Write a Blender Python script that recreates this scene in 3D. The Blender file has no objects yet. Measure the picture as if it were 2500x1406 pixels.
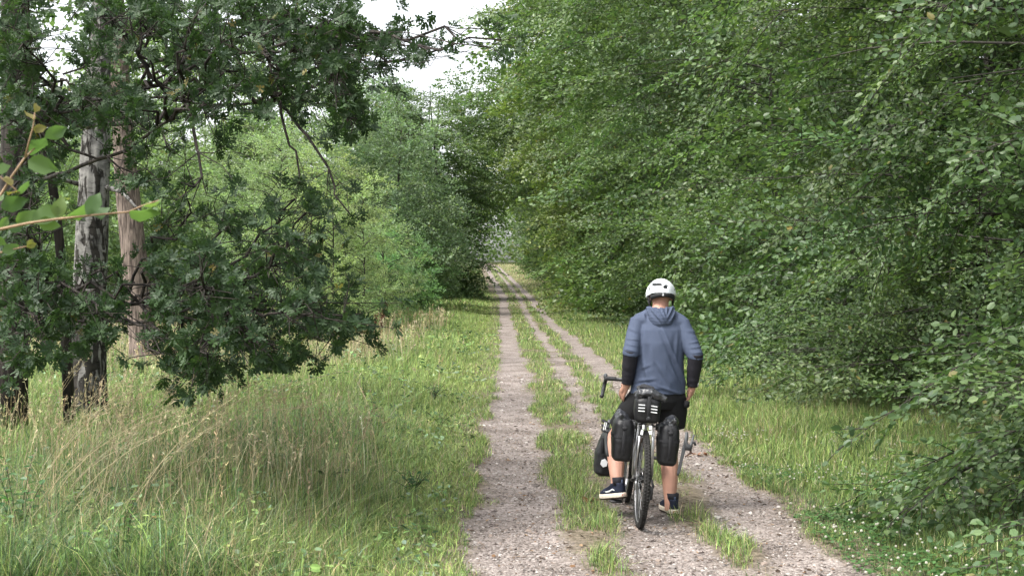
import bpy, math, random
import numpy as np
from mathutils import Vector, Matrix, Euler

# ------------------------------------------------------------------ camera, sky, sun, exposure
scene = bpy.context.scene
col = scene.collection
F, CX, HZ, CH = 3090.0, 1250.0, 685.0, 1.77      # focal length in photo pixels, centre column, horizon row, eye height
cam_data = bpy.data.cameras.new("camera")
cam_data.sensor_width = 36.0
cam_data.lens = 36.0 * F / 2500.0
cam_data.dof.use_dof = True
cam_data.dof.focus_distance = 11.0
cam_data.dof.aperture_fstop = 11.0
cam_data.clip_start, cam_data.clip_end = 0.1, 2000.0
cam = bpy.data.objects.new("camera", cam_data)
col.objects.link(cam)
cam.location = (0, 0, CH)
cam.rotation_euler = (math.radians(90) - math.atan((703 - HZ) / F), 0, 0)
scene.camera = cam

SUN_EL, SUN_AZ = 57.0, 243.0                        # azimuth clockwise from +Y (the way the camera looks): from the left, a little behind
world = bpy.data.worlds.new("World")
scene.world = world
world.use_nodes = True
wn, wl = world.node_tree.nodes, world.node_tree.links
wn.clear()
sky = wn.new("ShaderNodeTexSky")
sky.sky_type = 'NISHITA'
sky.sun_disc = False
sky.sun_elevation = math.radians(SUN_EL)
sky.sun_rotation = math.radians(SUN_AZ)
sky.air_density, sky.dust_density, sky.ozone_density = 1.0, 4.0, 1.0
hsv = wn.new("ShaderNodeHueSaturation")
hsv.inputs['Saturation'].default_value = 0.22       # an overcast sky is nearly white
bg = wn.new("ShaderNodeBackground")
bg.inputs['Strength'].default_value = 0.15
wo = wn.new("ShaderNodeOutputWorld")
wl.new(sky.outputs[0], hsv.inputs['Color'])
wl.new(hsv.outputs[0], bg.inputs['Color'])
wl.new(bg.outputs[0], wo.inputs['Surface'])

sun_data = bpy.data.lights.new("sun", 'SUN')
sun_data.energy = 1.4
sun_data.angle = math.radians(14)
sun_data.color = (1.0, 0.96, 0.88)
sun = bpy.data.objects.new("sun", sun_data)
col.objects.link(sun)
_a, _e = math.radians(SUN_AZ), math.radians(SUN_EL)
_to_sun = Vector((math.sin(_a) * math.cos(_e), math.cos(_a) * math.cos(_e), math.sin(_e)))
sun.rotation_euler = _to_sun.to_track_quat('Z', 'Y').to_euler()
sun.location = _to_sun * 60

vs = scene.view_settings
vs.view_transform = 'Standard'
vs.look = 'None'
vs.exposure = 1.75
vs.gamma = 1.0
vs.use_curve_mapping = False
scene.render.engine = 'CYCLES'
cy = scene.cycles
cy.use_denoising = True
cy.max_bounces = 7
cy.diffuse_bounces = 5
cy.glossy_bounces = 2
cy.transmission_bounces = 5
cy.transparent_max_bounces = 4
cy.caustics_reflective = False
cy.caustics_refractive = False
cy.sample_clamp_indirect = 4.0
scene.render.film_transparent = False

# ------------------------------------------------------------------ helpers
rng = np.random.default_rng(7)
R = math.radians


def at(px, py, d):
    """the point at distance d (along Y) that the photo shows at pixel (px, py)"""
    return np.array([(px - CX) / F * d, d, CH + (HZ - py) / F * d])


def _hash(ix, iy, s):
    h = (ix * 374761393 + iy * 668265263 + s * 974634777) & 0xFFFFFFFF
    h = ((h ^ (h >> 13)) * 1274126177) & 0xFFFFFFFF
    return ((h ^ (h >> 16)) & 0xFFFF) / 65535.0


def vnoise(x, y, s=0):
    x = np.asarray(x, float); y = np.asarray(y, float)
    ix = np.floor(x).astype(np.int64); iy = np.floor(y).astype(np.int64)
    fx = x - ix; fy = y - iy
    fx = fx * fx * (3 - 2 * fx); fy = fy * fy * (3 - 2 * fy)
    a = _hash(ix, iy, s); b = _hash(ix + 1, iy, s); c = _hash(ix, iy + 1, s); d = _hash(ix + 1, iy + 1, s)
    return (a * (1 - fx) + b * fx) * (1 - fy) + (c * (1 - fx) + d * fx) * fy


def fbm(x, y, s=0, o=3):
    v = 0; a = 0.5; t = 0
    for k in range(o):
        v = v + a * vnoise(np.asarray(x) * 2 ** k, np.asarray(y) * 2 ** k, s + k); t += a; a *= 0.5
    return v / t


def sstep(a, b, x):
    t = np.clip((np.asarray(x, float) - a) / (b - a), 0, 1)
    return t * t * (3 - 2 * t)


class Geo:
    """collects pieces of one mesh: vertices, faces, a material slot per face, a colour per vertex"""

    def __init__(self):
        self.V, self.C, self.L, self.T, self.M, self.n = [], [], [], [], [], 0

    def add(self, V, faces, mat=0, c=(1, 1, 1)):
        V = np.asarray(V, float).reshape(-1, 3)
        c = np.asarray(c, float)
        self.C.append(np.broadcast_to(c, (len(V), 3)).copy() if c.ndim == 1 else c)
        self.V.append(V)
        if isinstance(faces, np.ndarray):
            self.L.append((faces + self.n).ravel()); k = faces.shape[1]
            self.T.append(np.full(len(faces), k)); self.M.append(np.full(len(faces), mat))
        else:
            for f in faces:
                self.L.append(np.asarray(f) + self.n)
            self.T.append(np.array([len(f) for f in faces])); self.M.append(np.full(len(faces), mat))
        self.n += len(V)
        return self

    def grid(self, P, mat=0, c=(1, 1, 1), wrap_u=False, wrap_v=False, caps=False):
        """P[nu, nv, 3]: a sheet of quads; wrap_v closes each ring, caps closes both ends"""
        P = np.asarray(P, float); nu, nv = P.shape[:2]
        idx = np.arange(nu * nv).reshape(nu, nv)
        iu = np.arange(nu if wrap_u else nu - 1); iv = np.arange(nv if wrap_v else nv - 1)
        a = idx[iu][:, iv]; b = idx[(iu + 1) % nu][:, iv]
        d = idx[iu][:, (iv + 1) % nv]; e = idx[(iu + 1) % nu][:, (iv + 1) % nv]
        fs = np.stack([a, d, e, b], -1).reshape(-1, 4)
        cc = np.asarray(c, float)
        self.add(P.reshape(-1, 3), fs, mat, cc if cc.ndim == 1 else cc.reshape(-1, 3))
        if caps:
            base = self.n - nu * nv
            self.L.append(base + idx[0][::-1]); self.L.append(base + idx[-1])
            self.T.append(np.array([nv, nv])); self.M.append(np.array([mat, mat]))
        return self

    def tube(self, pts, rad, sides=8, mat=0, c=(1, 1, 1), caps=True):
        pts = np.asarray(pts, float); n = len(pts)
        rad = np.broadcast_to(np.asarray(rad, float), (n,))
        tan = np.gradient(pts, axis=0); tan /= np.linalg.norm(tan, axis=1)[:, None] + 1e-12
        up = np.array([0, 0, 1.0]) if abs(tan[0][2]) < 0.9 else np.array([1.0, 0, 0])
        P = np.zeros((n, sides, 3)); ang = np.arange(sides) * 2 * math.pi / sides
        u = np.cross(up, tan[0]); u /= np.linalg.norm(u)
        for i in range(n):
            u = u - tan[i] * np.dot(u, tan[i]); u /= np.linalg.norm(u) + 1e-12
            w = np.cross(tan[i], u)
            P[i] = pts[i] + rad[i] * (np.cos(ang)[:, None] * u + np.sin(ang)[:, None] * w)
        return self.grid(P, mat, c, wrap_v=True, caps=caps)

    def ell(self, cen, r, nu=12, nv=16, mat=0, c=(1, 1, 1), rot=None):
        th = np.linspace(0.02, math.pi - 0.02, nu); ph = np.arange(nv) * 2 * math.pi / nv
        P = np.stack([np.sin(th)[:, None] * np.cos(ph), np.sin(th)[:, None] * np.sin(ph), np.repeat(-np.cos(th)[:, None], nv, 1)], -1) * np.asarray(r, float)
        if rot is not None:
            P = P @ np.array(Euler(rot).to_matrix()).T
        return self.grid(P + np.asarray(cen, float), mat, c, wrap_v=True, caps=True)

    def box(self, cen, size, mat=0, c=(1, 1, 1), rot=None, bev=0.0):
        s = np.asarray(size, float) / 2
        if bev <= 0:
            V = np.array([[x, y, z] for x in (-1, 1) for y in (-1, 1) for z in (-1, 1)], float) * s
            fs = np.array([[0, 1, 3, 2], [4, 6, 7, 5], [0, 4, 5, 1], [2, 3, 7, 6], [0, 2, 6, 4], [1, 5, 7, 3]])
        else:
            rings = []
            for z, k in ((-s[2], bev), (-s[2] + bev, 0), (s[2] - bev, 0), (s[2], bev)):
                x, y = s[0] - k, s[1] - k; b = min(bev, x * .9, y * .9)
                rings.append([[x - b, -y, z], [x, -y + b, z], [x, y - b, z], [x - b, y, z], [-x + b, y, z], [-x, y - b, z], [-x, -y + b, z], [-x + b, -y, z]])
            P = np.array(rings, float)
            if rot is not None:
                P = P @ np.array(Euler(rot).to_matrix()).T
            return self.grid(P + np.asarray(cen, float), mat, c, wrap_v=True, caps=True)
        if rot is not None:
            V = V @ np.array(Euler(rot).to_matrix()).T
        return self.add(V + np.asarray(cen, float), fs, mat, c)

    def loft(self, rings, sides=24, mat=0, c=(1, 1, 1), caps=True, power=2.0):
        """rings: (centre xyz, half width x, half depth y) stacked upward as flat superellipses"""
        ang = np.arange(sides) * 2 * math.pi / sides
        cx = np.sign(np.cos(ang)) * np.abs(np.cos(ang)) ** (2 / power); sy = np.sign(np.sin(ang)) * np.abs(np.sin(ang)) ** (2 / power)
        P = np.array([np.stack([ce[0] + a * cx, ce[1] + b * sy, np.full(sides, ce[2])], -1) for ce, a, b in rings])
        return self.grid(P, mat, c, wrap_v=True, caps=caps)

    def torus(self, cen, Rr, r, nu=64, nv=10, mat=0, c=(1, 1, 1), axis='x', rz=None):
        th = np.arange(nu) * 2 * math.pi / nu; ph = np.arange(nv) * 2 * math.pi / nv
        rr = Rr + r * np.cos(ph); w = (rz or r) * np.sin(ph)
        A = rr[None] * np.cos(th)[:, None]; B = rr[None] * np.sin(th)[:, None]; W = np.repeat(w[None], nu, 0)
        P = {'x': np.stack([W, A, B], -1), 'y': np.stack([A, W, B], -1), 'z': np.stack([A, B, W], -1)}[axis]
        return self.grid(P + np.asarray(cen, float), mat, c, wrap_u=True, wrap_v=True)

    def arrays(self):
        return np.concatenate(self.V), np.concatenate(self.C), np.concatenate(self.L), np.concatenate(self.T), np.concatenate(self.M)

    def mesh(self, name, mats, smooth=True):
        V, C, L, T, M = self.arrays()
        me = bpy.data.meshes.new(name)
        me.vertices.add(len(V)); me.vertices.foreach_set("co", V.astype(np.float32).ravel())
        me.loops.add(len(L)); me.loops.foreach_set("vertex_index", L.astype(np.int32))
        me.polygons.add(len(T))
        me.polygons.foreach_set("loop_start", np.concatenate([[0], np.cumsum(T)[:-1]]).astype(np.int32))
        me.polygons.foreach_set("loop_total", T.astype(np.int32))
        me.polygons.foreach_set("material_index", M.astype(np.int32))
        me.polygons.foreach_set("use_smooth", np.full(len(T), smooth))
        a = me.attributes.new("tint", 'FLOAT_COLOR', 'POINT')
        a.data.foreach_set("color", np.concatenate([C, np.ones((len(C), 1))], 1).astype(np.float32).ravel())
        for m in (mats if isinstance(mats, (list, tuple)) else [mats]):
            me.materials.append(m)
        me.update(calc_edges=True)
        me.validate()
        return me

    def obj(self, name, mats, parent=None, smooth=True):
        return link(name, self.mesh(name, mats, smooth), parent)


def link(name, data, parent=None, M=None):
    o = bpy.data.objects.new(name, data)
    col.objects.link(o)
    if parent is not None:
        o.parent = parent
    if M is not None:
        o.matrix_local = M
    return o


def thing(name, label, cat, loc=(0, 0, 0), rot=(0, 0, 0), group=None):
    o = bpy.data.objects.new(name, None)
    o.empty_display_size = 0.1
    col.objects.link(o)
    o.location = loc
    o.rotation_euler = rot
    o['label'] = label; o['category'] = cat
    if group: o['group'] = group
    return o


def tag(o, label=None, cat=None, group=None, kind=None):
    for k, v in (('label', label), ('category', cat), ('group', group), ('kind', kind)):
        if v: o[k] = v
    return o


def fuse(geo, voxel=0.006, smooth=4, fn=None):
    """one continuous surface out of overlapping volumes"""
    me = geo.mesh("body_draft", [])
    o = bpy.data.objects.new("body_draft", me)
    col.objects.link(o)
    m = o.modifiers.new("r", 'REMESH'); m.mode = 'VOXEL'; m.voxel_size = voxel
    if smooth:
        s = o.modifiers.new("s", 'SMOOTH'); s.factor = 0.5; s.iterations = smooth
    dg = bpy.context.evaluated_depsgraph_get()
    ev = o.evaluated_get(dg)
    new = bpy.data.meshes.new_from_object(ev, depsgraph=dg)
    bpy.data.objects.remove(o); bpy.data.meshes.remove(me)
    n = len(new.vertices)
    co = np.zeros(n * 3, np.float32); new.vertices.foreach_get("co", co); co = co.reshape(-1, 3)
    if fn is not None:
        no = np.zeros(n * 3, np.float32); new.vertices.foreach_get("normal", no); no = no.reshape(-1, 3)
        co = fn(co.astype(float), no.astype(float))
        new.vertices.foreach_set("co", np.asarray(co, np.float32).ravel())
    new.polygons.foreach_set("use_smooth", np.ones(len(new.polygons), bool))
    new.update()
    return new


# ------------------------------------------------------------------ materials
def mat(name, color=(0.5, 0.5, 0.5), rough=0.6, spec=0.5, metal=0.0, tint=False, noise=0.0, nscale=20.0, bump=0.0, bscale=60.0, objcol=False):
    m = bpy.data.materials.new(name); m.use_nodes = True
    N, K = m.node_tree.nodes, m.node_tree.links
    b = N["Principled BSDF"]
    b.inputs['Roughness'].default_value = rough
    b.inputs['Specular IOR Level'].default_value = spec
    b.inputs['Metallic'].default_value = metal
    rgb = N.new("ShaderNodeRGB"); rgb.outputs[0].default_value = (*color, 1)
    out = rgb.outputs[0]

    def mul(a, bb, t='MULTIPLY', f=1.0):
        x = N.new("ShaderNodeMix"); x.data_type = 'RGBA'; x.blend_type = t; x.inputs[0].default_value = f
        K.new(a, x.inputs[6]); K.new(bb, x.inputs[7]); return x.outputs[2]
    if tint:
        at_ = N.new("ShaderNodeAttribute"); at_.attribute_name = "tint"; out = mul(out, at_.outputs[0])
    if objcol:
        oi = N.new("ShaderNodeObjectInfo"); out = mul(out, oi.outputs['Color'])
    tc = N.new("ShaderNodeTexCoord")
    if noise > 0:
        nz = N.new("ShaderNodeTexNoise"); nz.inputs['Scale'].default_value = nscale; nz.inputs['Detail'].default_value = 5
        K.new(tc.outputs['Object'], nz.inputs['Vector'])
        mr = N.new("ShaderNodeMapRange"); mr.inputs[1].default_value = 0.3; mr.inputs[2].default_value = 0.7
        mr.inputs[3].default_value = 1 - noise; mr.inputs[4].default_value = 1 + noise
        K.new(nz.outputs[0], mr.inputs[0]); out = mul(out, mr.outputs[0])
    if bump > 0:
        n2 = N.new("ShaderNodeTexNoise"); n2.inputs['Scale'].default_value = bscale; n2.inputs['Detail'].default_value = 4
        K.new(tc.outputs['Object'], n2.inputs['Vector'])
        bp = N.new("ShaderNodeBump"); bp.inputs['Strength'].default_value = bump; bp.inputs['Distance'].default_value = 0.01
        K.new(n2.outputs[0], bp.inputs['Height']); K.new(bp.outputs[0], b.inputs['Normal'])
    K.new(out, b.inputs['Base Color'])
    return m


def leaf_mat(name, dark, light, trans=0.35, rough=0.42, spec=0.5):
    """leaf: colour runs dark to light with the leaf's own tint; part of the light comes through the blade"""
    m = bpy.data.materials.new(name); m.use_nodes = True
    N, K = m.node_tree.nodes, m.node_tree.links
    b = N["Principled BSDF"]; out = N["Material Output"]
    b.inputs['Roughness'].default_value = rough; b.inputs['Specular IOR Level'].default_value = spec
    a = N.new("ShaderNodeAttribute"); a.attribute_name = "tint"
    sep = N.new("ShaderNodeSeparateColor"); K.new(a.outputs[0], sep.inputs[0])
    mx = N.new("ShaderNodeMix"); mx.data_type = 'RGBA'; mx.inputs[6].default_value = (*dark, 1); mx.inputs[7].default_value = (*light, 1)
    K.new(sep.outputs[0], mx.inputs[0])
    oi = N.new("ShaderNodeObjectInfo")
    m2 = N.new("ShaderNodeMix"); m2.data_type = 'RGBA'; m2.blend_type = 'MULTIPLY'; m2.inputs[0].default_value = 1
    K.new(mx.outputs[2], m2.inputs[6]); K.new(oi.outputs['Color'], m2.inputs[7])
    # a few yellowed or browned leaves, by the second tint channel
    m3 = N.new("ShaderNodeMix"); m3.data_type = 'RGBA'; m3.inputs[7].default_value = (0.21, 0.16, 0.05, 1)
    K.new(sep.outputs[1], m3.inputs[0]); K.new(m2.outputs[2], m3.inputs[6])
    # paler underside
    geo = N.new("ShaderNodeNewGeometry")
    m4 = N.new("ShaderNodeMix"); m4.data_type = 'RGBA'; m4.inputs[7].default_value = (0.13, 0.19, 0.11, 1)
    f = N.new("ShaderNodeMath"); f.operation = 'MULTIPLY'; f.inputs[1].default_value = 0.25
    K.new(geo.outputs['Backfacing'], f.inputs[0]); K.new(f.outputs[0], m4.inputs[0]); K.new(m3.outputs[2], m4.inputs[6])
    K.new(m4.outputs[2], b.inputs['Base Color'])
    tr = N.new("ShaderNodeBsdfTranslucent")
    tm = N.new("ShaderNodeMix"); tm.data_type = 'RGBA'; tm.blend_type = 'MULTIPLY'; tm.inputs[0].default_value = 1; tm.inputs[7].default_value = (1.25, 1.4, 0.75, 1)
    K.new(m3.outputs[2], tm.inputs[6]); K.new(tm.outputs[2], tr.inputs['Color'])
    ms = N.new("ShaderNodeMixShader"); ms.inputs[0].default_value = trans
    K.new(b.outputs[0], ms.inputs[1]); K.new(tr.outputs[0], ms.inputs[2]); K.new(ms.outputs[0], out.inputs['Surface'])
    return m


def grass_mat(name, trans=0.3):
    m = bpy.data.materials.new(name); m.use_nodes = True
    N, K = m.node_tree.nodes, m.node_tree.links
    b = N["Principled BSDF"]; out = N["Material Output"]
    b.inputs['Roughness'].default_value = 0.55; b.inputs['Specular IOR Level'].default_value = 0.3
    a = N.new("ShaderNodeAttribute"); a.attribute_name = "tint"
    K.new(a.outputs[0], b.inputs['Base Color'])
    tr = N.new("ShaderNodeBsdfTranslucent"); K.new(a.outputs[0], tr.inputs['Color'])
    ms = N.new("ShaderNodeMixShader"); ms.inputs[0].default_value = trans
    K.new(b.outputs[0], ms.inputs[1]); K.new(tr.outputs[0], ms.inputs[2]); K.new(ms.outputs[0], out.inputs['Surface'])
    return m


def bark_mat(name, base, dark, hscale=(14, 14, 3.0), birch=False):
    m = bpy.data.materials.new(name); m.use_nodes = True
    N, K = m.node_tree.nodes, m.node_tree.links
    b = N["Principled BSDF"]; b.inputs['Roughness'].default_value = 0.9; b.inputs['Specular IOR Level'].default_value = 0.2
    tc = N.new("ShaderNodeTexCoord")
    mp = N.new("ShaderNodeMapping"); mp.inputs['Scale'].default_value = hscale; K.new(tc.outputs['Object'], mp.inputs[0])
    nz = N.new("ShaderNodeTexNoise"); nz.inputs['Scale'].default_value = 1.0; nz.inputs['Detail'].default_value = 8; nz.inputs['Distortion'].default_value = 0.6
    K.new(mp.outputs[0], nz.inputs['Vector'])
    cr = N.new("ShaderNodeValToRGB")
    cr.color_ramp.elements[0].position = 0.38; cr.color_ramp.elements[0].color = (*dark, 1)
    cr.color_ramp.elements[1].position = 0.62; cr.color_ramp.elements[1].color = (*base, 1)
    K.new(nz.outputs[0], cr.inputs[0]); outc = cr.outputs[0]; height = nz.outputs[0]
    if birch:
        mp2 = N.new("ShaderNodeMapping"); mp2.inputs['Scale'].default_value = (9, 9, 48); K.new(tc.outputs['Object'], mp2.inputs[0])
        n2 = N.new("ShaderNodeTexNoise"); n2.inputs['Scale'].default_value = 1; n2.inputs['Detail'].default_value = 4; K.new(mp2.outputs[0], n2.inputs['Vector'])
        r2 = N.new("ShaderNodeValToRGB"); r2.color_ramp.elements[0].position = 0.30; r2.color_ramp.elements[0].color = (0.30, 0.29, 0.28, 1); r2.color_ramp.elements[1].position = 0.44; r2.color_ramp.elements[1].color = (1, 1, 1, 1)
        K.new(n2.outputs[0], r2.inputs[0])
        mp3 = N.new("ShaderNodeMapping"); mp3.inputs['Scale'].default_value = (17, 17, 5.0); K.new(tc.outputs['Object'], mp3.inputs[0])
        n3 = N.new("ShaderNodeTexNoise"); n3.inputs['Scale'].default_value = 1; n3.inputs['Detail'].default_value = 9; n3.inputs['Distortion'].default_value = 0.5; K.new(mp3.outputs[0], n3.inputs['Vector'])
        # black corky fissures, wider towards the foot of the trunk
        sx = N.new("ShaderNodeSeparateXYZ"); K.new(tc.outputs['Object'], sx.inputs[0])
        mr = N.new("ShaderNodeMapRange"); mr.inputs[1].default_value = 0.2; mr.inputs[2].default_value = 2.6; mr.inputs[3].default_value = 0.16; mr.inputs[4].default_value = 0.02
        K.new(sx.outputs[2], mr.inputs[0])
        sb = N.new("ShaderNodeMath"); sb.operation = 'SUBTRACT'; K.new(n3.outputs[0], sb.inputs[0]); K.new(mr.outputs[0], sb.inputs[1])
        r3 = N.new("ShaderNodeValToRGB"); r3.color_ramp.elements[0].position = 0.40; r3.color_ramp.elements[0].color = (0.17, 0.16, 0.15, 1); r3.color_ramp.elements[1].position = 0.455; r3.color_ramp.elements[1].color = (1, 1, 1, 1)
        K.new(sb.outputs[0], r3.inputs[0])
        for r in (r2, r3):
            mm = N.new("ShaderNodeMix"); mm.data_type = 'RGBA'; mm.blend_type = 'MULTIPLY'; mm.inputs[0].default_value = 1
            K.new(outc, mm.inputs[6]); K.new(r.outputs[0], mm.inputs[7]); outc = mm.outputs[2]
        height = r3.outputs[0]
    K.new(outc, b.inputs['Base Color'])
    bp = N.new("ShaderNodeBump"); bp.inputs['Strength'].default_value = 0.8; bp.inputs['Distance'].default_value = 0.02
    K.new(height, bp.inputs['Height']); K.new(bp.outputs[0], b.inputs['Normal'])
    return m


M_beech = leaf_mat("beech_leaf", (0.050, 0.094, 0.042), (0.146, 0.208, 0.074), trans=0.36, rough=0.46, spec=0.4)
M_oak = leaf_mat("oak_leaf", (0.020, 0.042, 0.019), (0.050, 0.092, 0.028), trans=0.32, rough=0.52, spec=0.30)
M_pale = leaf_mat("pale_leaf", (0.190, 0.245, 0.135), (0.310, 0.375, 0.205), trans=0.45, rough=0.5, spec=0.4)
M_near = leaf_mat("near_leaf", (0.060, 0.115, 0.045), (0.130, 0.205, 0.060), trans=0.45, rough=0.45, spec=0.4)
M_grass = grass_mat("grass_blade")
M_bark = bark_mat("beech_bark", (0.075, 0.070, 0.060), (0.03, 0.028, 0.025))
M_oakbark = bark_mat("oak_bark", (0.050, 0.042, 0.037), (0.015, 0.013, 0.012), (16, 16, 2.0))
M_pinebark = bark_mat("larch_bark", (0.21, 0.165, 0.14), (0.055, 0.042, 0.036), (26, 26, 3.2))
M_birch = bark_mat("birch_bark", (0.25, 0.24, 0.225), (0.12, 0.115, 0.11), (9, 9, 12), birch=True)
M_twig = mat("twig", (0.034, 0.030, 0.025), 0.85, 0.2)
M_neartwig = mat("young_twig", (0.26, 0.17, 0.10), 0.6, 0.3, noise=0.25, nscale=60)

# ------------------------------------------------------------------ ground
def zprof(y):
    y = np.asarray(y, float)
    a = np.clip(y - 42, 0, None)
    q = 0.00026 * np.minimum(a, 60) ** 2
    return q + np.clip(a - 60, 0, 140) * 0.0312


def xoff(y):
    """sideways drift of the track with distance"""
    y = np.asarray(y, float)
    return -np.interp(y, [0, 30, 46, 88, 120, 160, 200, 260], [0, 0.02, 0.2, 0.62, 1.6, 2.9, 4.2, 9.0])


def gz(x, y):
    x = np.asarray(x, float); y = np.asarray(y, float)
    u = x - xoff(y)
    z = zprof(y)
    z = z + 0.10 * sstep(-0.5, -2.6, u) + 0.06 * sstep(2.1, 3.6, u)
    z = z + (fbm(x * 0.55, y * 0.55, 5) - 0.5) * 0.10 * (sstep(-0.4, -2, u) + sstep(2.2, 4, u))
    return z


RUTS = ((0.01, 0.27, 0.0), (0.98, 0.13, 0.16), (1.78, 0.22, 0.14))     # centre, half width, extra spacing far off


def bare(x, y):
    """1 on the gravel ruts, 0 where grass grows"""
    x = np.asarray(x, float); y = np.asarray(y, float)
    u = x - xoff(y)
    e = (fbm(x * 2.6, y * 1.1, 11, 4) - 0.5) * 0.42 + (fbm(x * 9, y * 7, 13, 2) - 0.5) * 0.16
    v = np.zeros_like(u + e)
    for c, h, g in RUTS:
        cc = c + g * sstep(20, 85, y) + (0.09 * sstep(12, 7.5, y) if c < .5 else 0)
        hh = h + (0.15 if c == 0.98 else 0.03) * sstep(12.5, 8.0, y)
        v = np.maximum(v, sstep(hh + 0.13, hh - 0.10, np.abs(u - cc) + e))
    return v


gx = np.concatenate([np.linspace(-320, -40, 15)[:-1], np.linspace(-40, -7, 34)[:-1], np.linspace(-7, 8, 101)[:-1], np.linspace(8, 40, 30)[:-1], np.linspace(40, 320, 15)])
gy = np.concatenate([np.linspace(-60, 5, 14)[:-1], np.linspace(5, 45, 160)[:-1], np.linspace(45, 260, 110)[:-1], np.linspace(260, 900, 17)])
X, Y = np.meshgrid(gx, gy, indexing='ij')
g = Geo().grid(np.stack([X, Y, gz(X, Y)], -1)[:, ::1])
M_soil = mat("meadow_soil", (0.085, 0.095, 0.035), 1.0, 0.1, noise=0.45, nscale=3.0, bump=0.5, bscale=40)
ground = g.obj("ground", M_soil)
tag(ground, "grassy forest ground on both sides of the track", kind='structure')

# the track: one gravel sheet just above the ground; its ruts are bare, the strips between them earthy
py_ = np.concatenate([np.linspace(5.5, 16, 300)[:-1], np.linspace(16, 45, 260)[:-1], np.linspace(45, 255, 200)])
pu = np.linspace(-0.85, 2.55, 110)
U, Yp = np.meshgrid(pu, py_, indexing='ij')
Xp = U + xoff(Yp)
Bp = bare(Xp, Yp)
edge = sstep(-0.85, -0.6, U) * sstep(2.55, 2.3, U)
Zp = gz(Xp, Yp) + 0.012 * edge - 0.004 + (fbm(Xp * 9, Yp * 9, 3) - .5) * 0.012 * edge - 0.018 * Bp * edge + 0.024 * edge
M_track = bpy.data.materials.new("gravel_track"); M_track.use_nodes = True
N, K = M_track.node_tree.nodes, M_track.node_tree.links
b = N["Principled BSDF"]; b.inputs['Roughness'].default_value = 0.95; b.inputs['Specular IOR Level'].default_value = 0.15
tc = N.new("ShaderNodeTexCoord"); aa = N.new("ShaderNodeAttribute"); aa.attribute_name = "tint"
sp = N.new("ShaderNodeSeparateColor"); K.new(aa.outputs[0], sp.inputs[0])


def ramp(n, lo, hi, p0, p1):
    r = N.new("ShaderNodeValToRGB"); r.color_ramp.elements[0].position = p0; r.color_ramp.elements[0].color = (*lo, 1)
    r.color_ramp.elements[1].position = p1; r.color_ramp.elements[1].color = (*hi, 1); K.new(n, r.inputs[0]); return r.outputs[0]


def nz_(scale, det=6):
    n = N.new("ShaderNodeTexNoise"); n.inputs['Scale'].default_value = scale; n.inputs['Detail'].default_value = det
    K.new(tc.outputs['Object'], n.inputs['Vector']); return n.outputs[0]


vo = N.new("ShaderNodeTexVoronoi"); vo.inputs['Scale'].default_value = 55; K.new(tc.outputs['Object'], vo.inputs['Vector'])
vsep = N.new("ShaderNodeSeparateColor"); K.new(vo.outputs['Color'], vsep.inputs[0])
stone = ramp(vsep.outputs[0], (0.120, 0.102, 0.094), (0.295, 0.262, 0.246), 0.1, 0.95)
big = ramp(nz_(1.6, 8), (0.62, 0.59, 0.56), (1.15, 1.13, 1.11), 0.32, 0.66)
mm = N.new("ShaderNodeMix"); mm.data_type = 'RGBA'; mm.blend_type = 'MULTIPLY'; mm.inputs[0].default_value = 1; K.new(stone, mm.inputs[6]); K.new(big, mm.inputs[7])
earth = ramp(nz_(22, 8), (0.060, 0.050, 0.030), (0.20, 0.165, 0.125), 0.3, 0.7)
mx = N.new("ShaderNodeMix"); mx.data_type = 'RGBA'; K.new(sp.outputs[0], mx.inputs[0]); K.new(earth, mx.inputs[6]); K.new(mm.outputs[2], mx.inputs[7])
K.new(mx.outputs[2], b.inputs['Base Color'])
bp = N.new("ShaderNodeBump"); bp.inputs['Strength'].default_value = 0.7; bp.inputs['Distance'].default_value = 0.012
K.new(vo.outputs['Distance'], bp.inputs['Height']); bp.invert = True; K.new(bp.outputs[0], b.inputs['Normal'])
g = Geo().grid(np.stack([Xp, Yp, Zp], -1), c=np.stack([Bp, Bp, Bp], -1))
path = g.obj("path", M_track)
tag(path, "gravel forest track with three worn ruts and grass strips between", kind='structure')


def surf(x, y):
    u = x - xoff(y)
    e = sstep(-0.85, -0.6, u) * sstep(2.55, 2.3, u)
    return gz(x, y) + e * (0.032 - 0.018 * bare(x, y))

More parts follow.
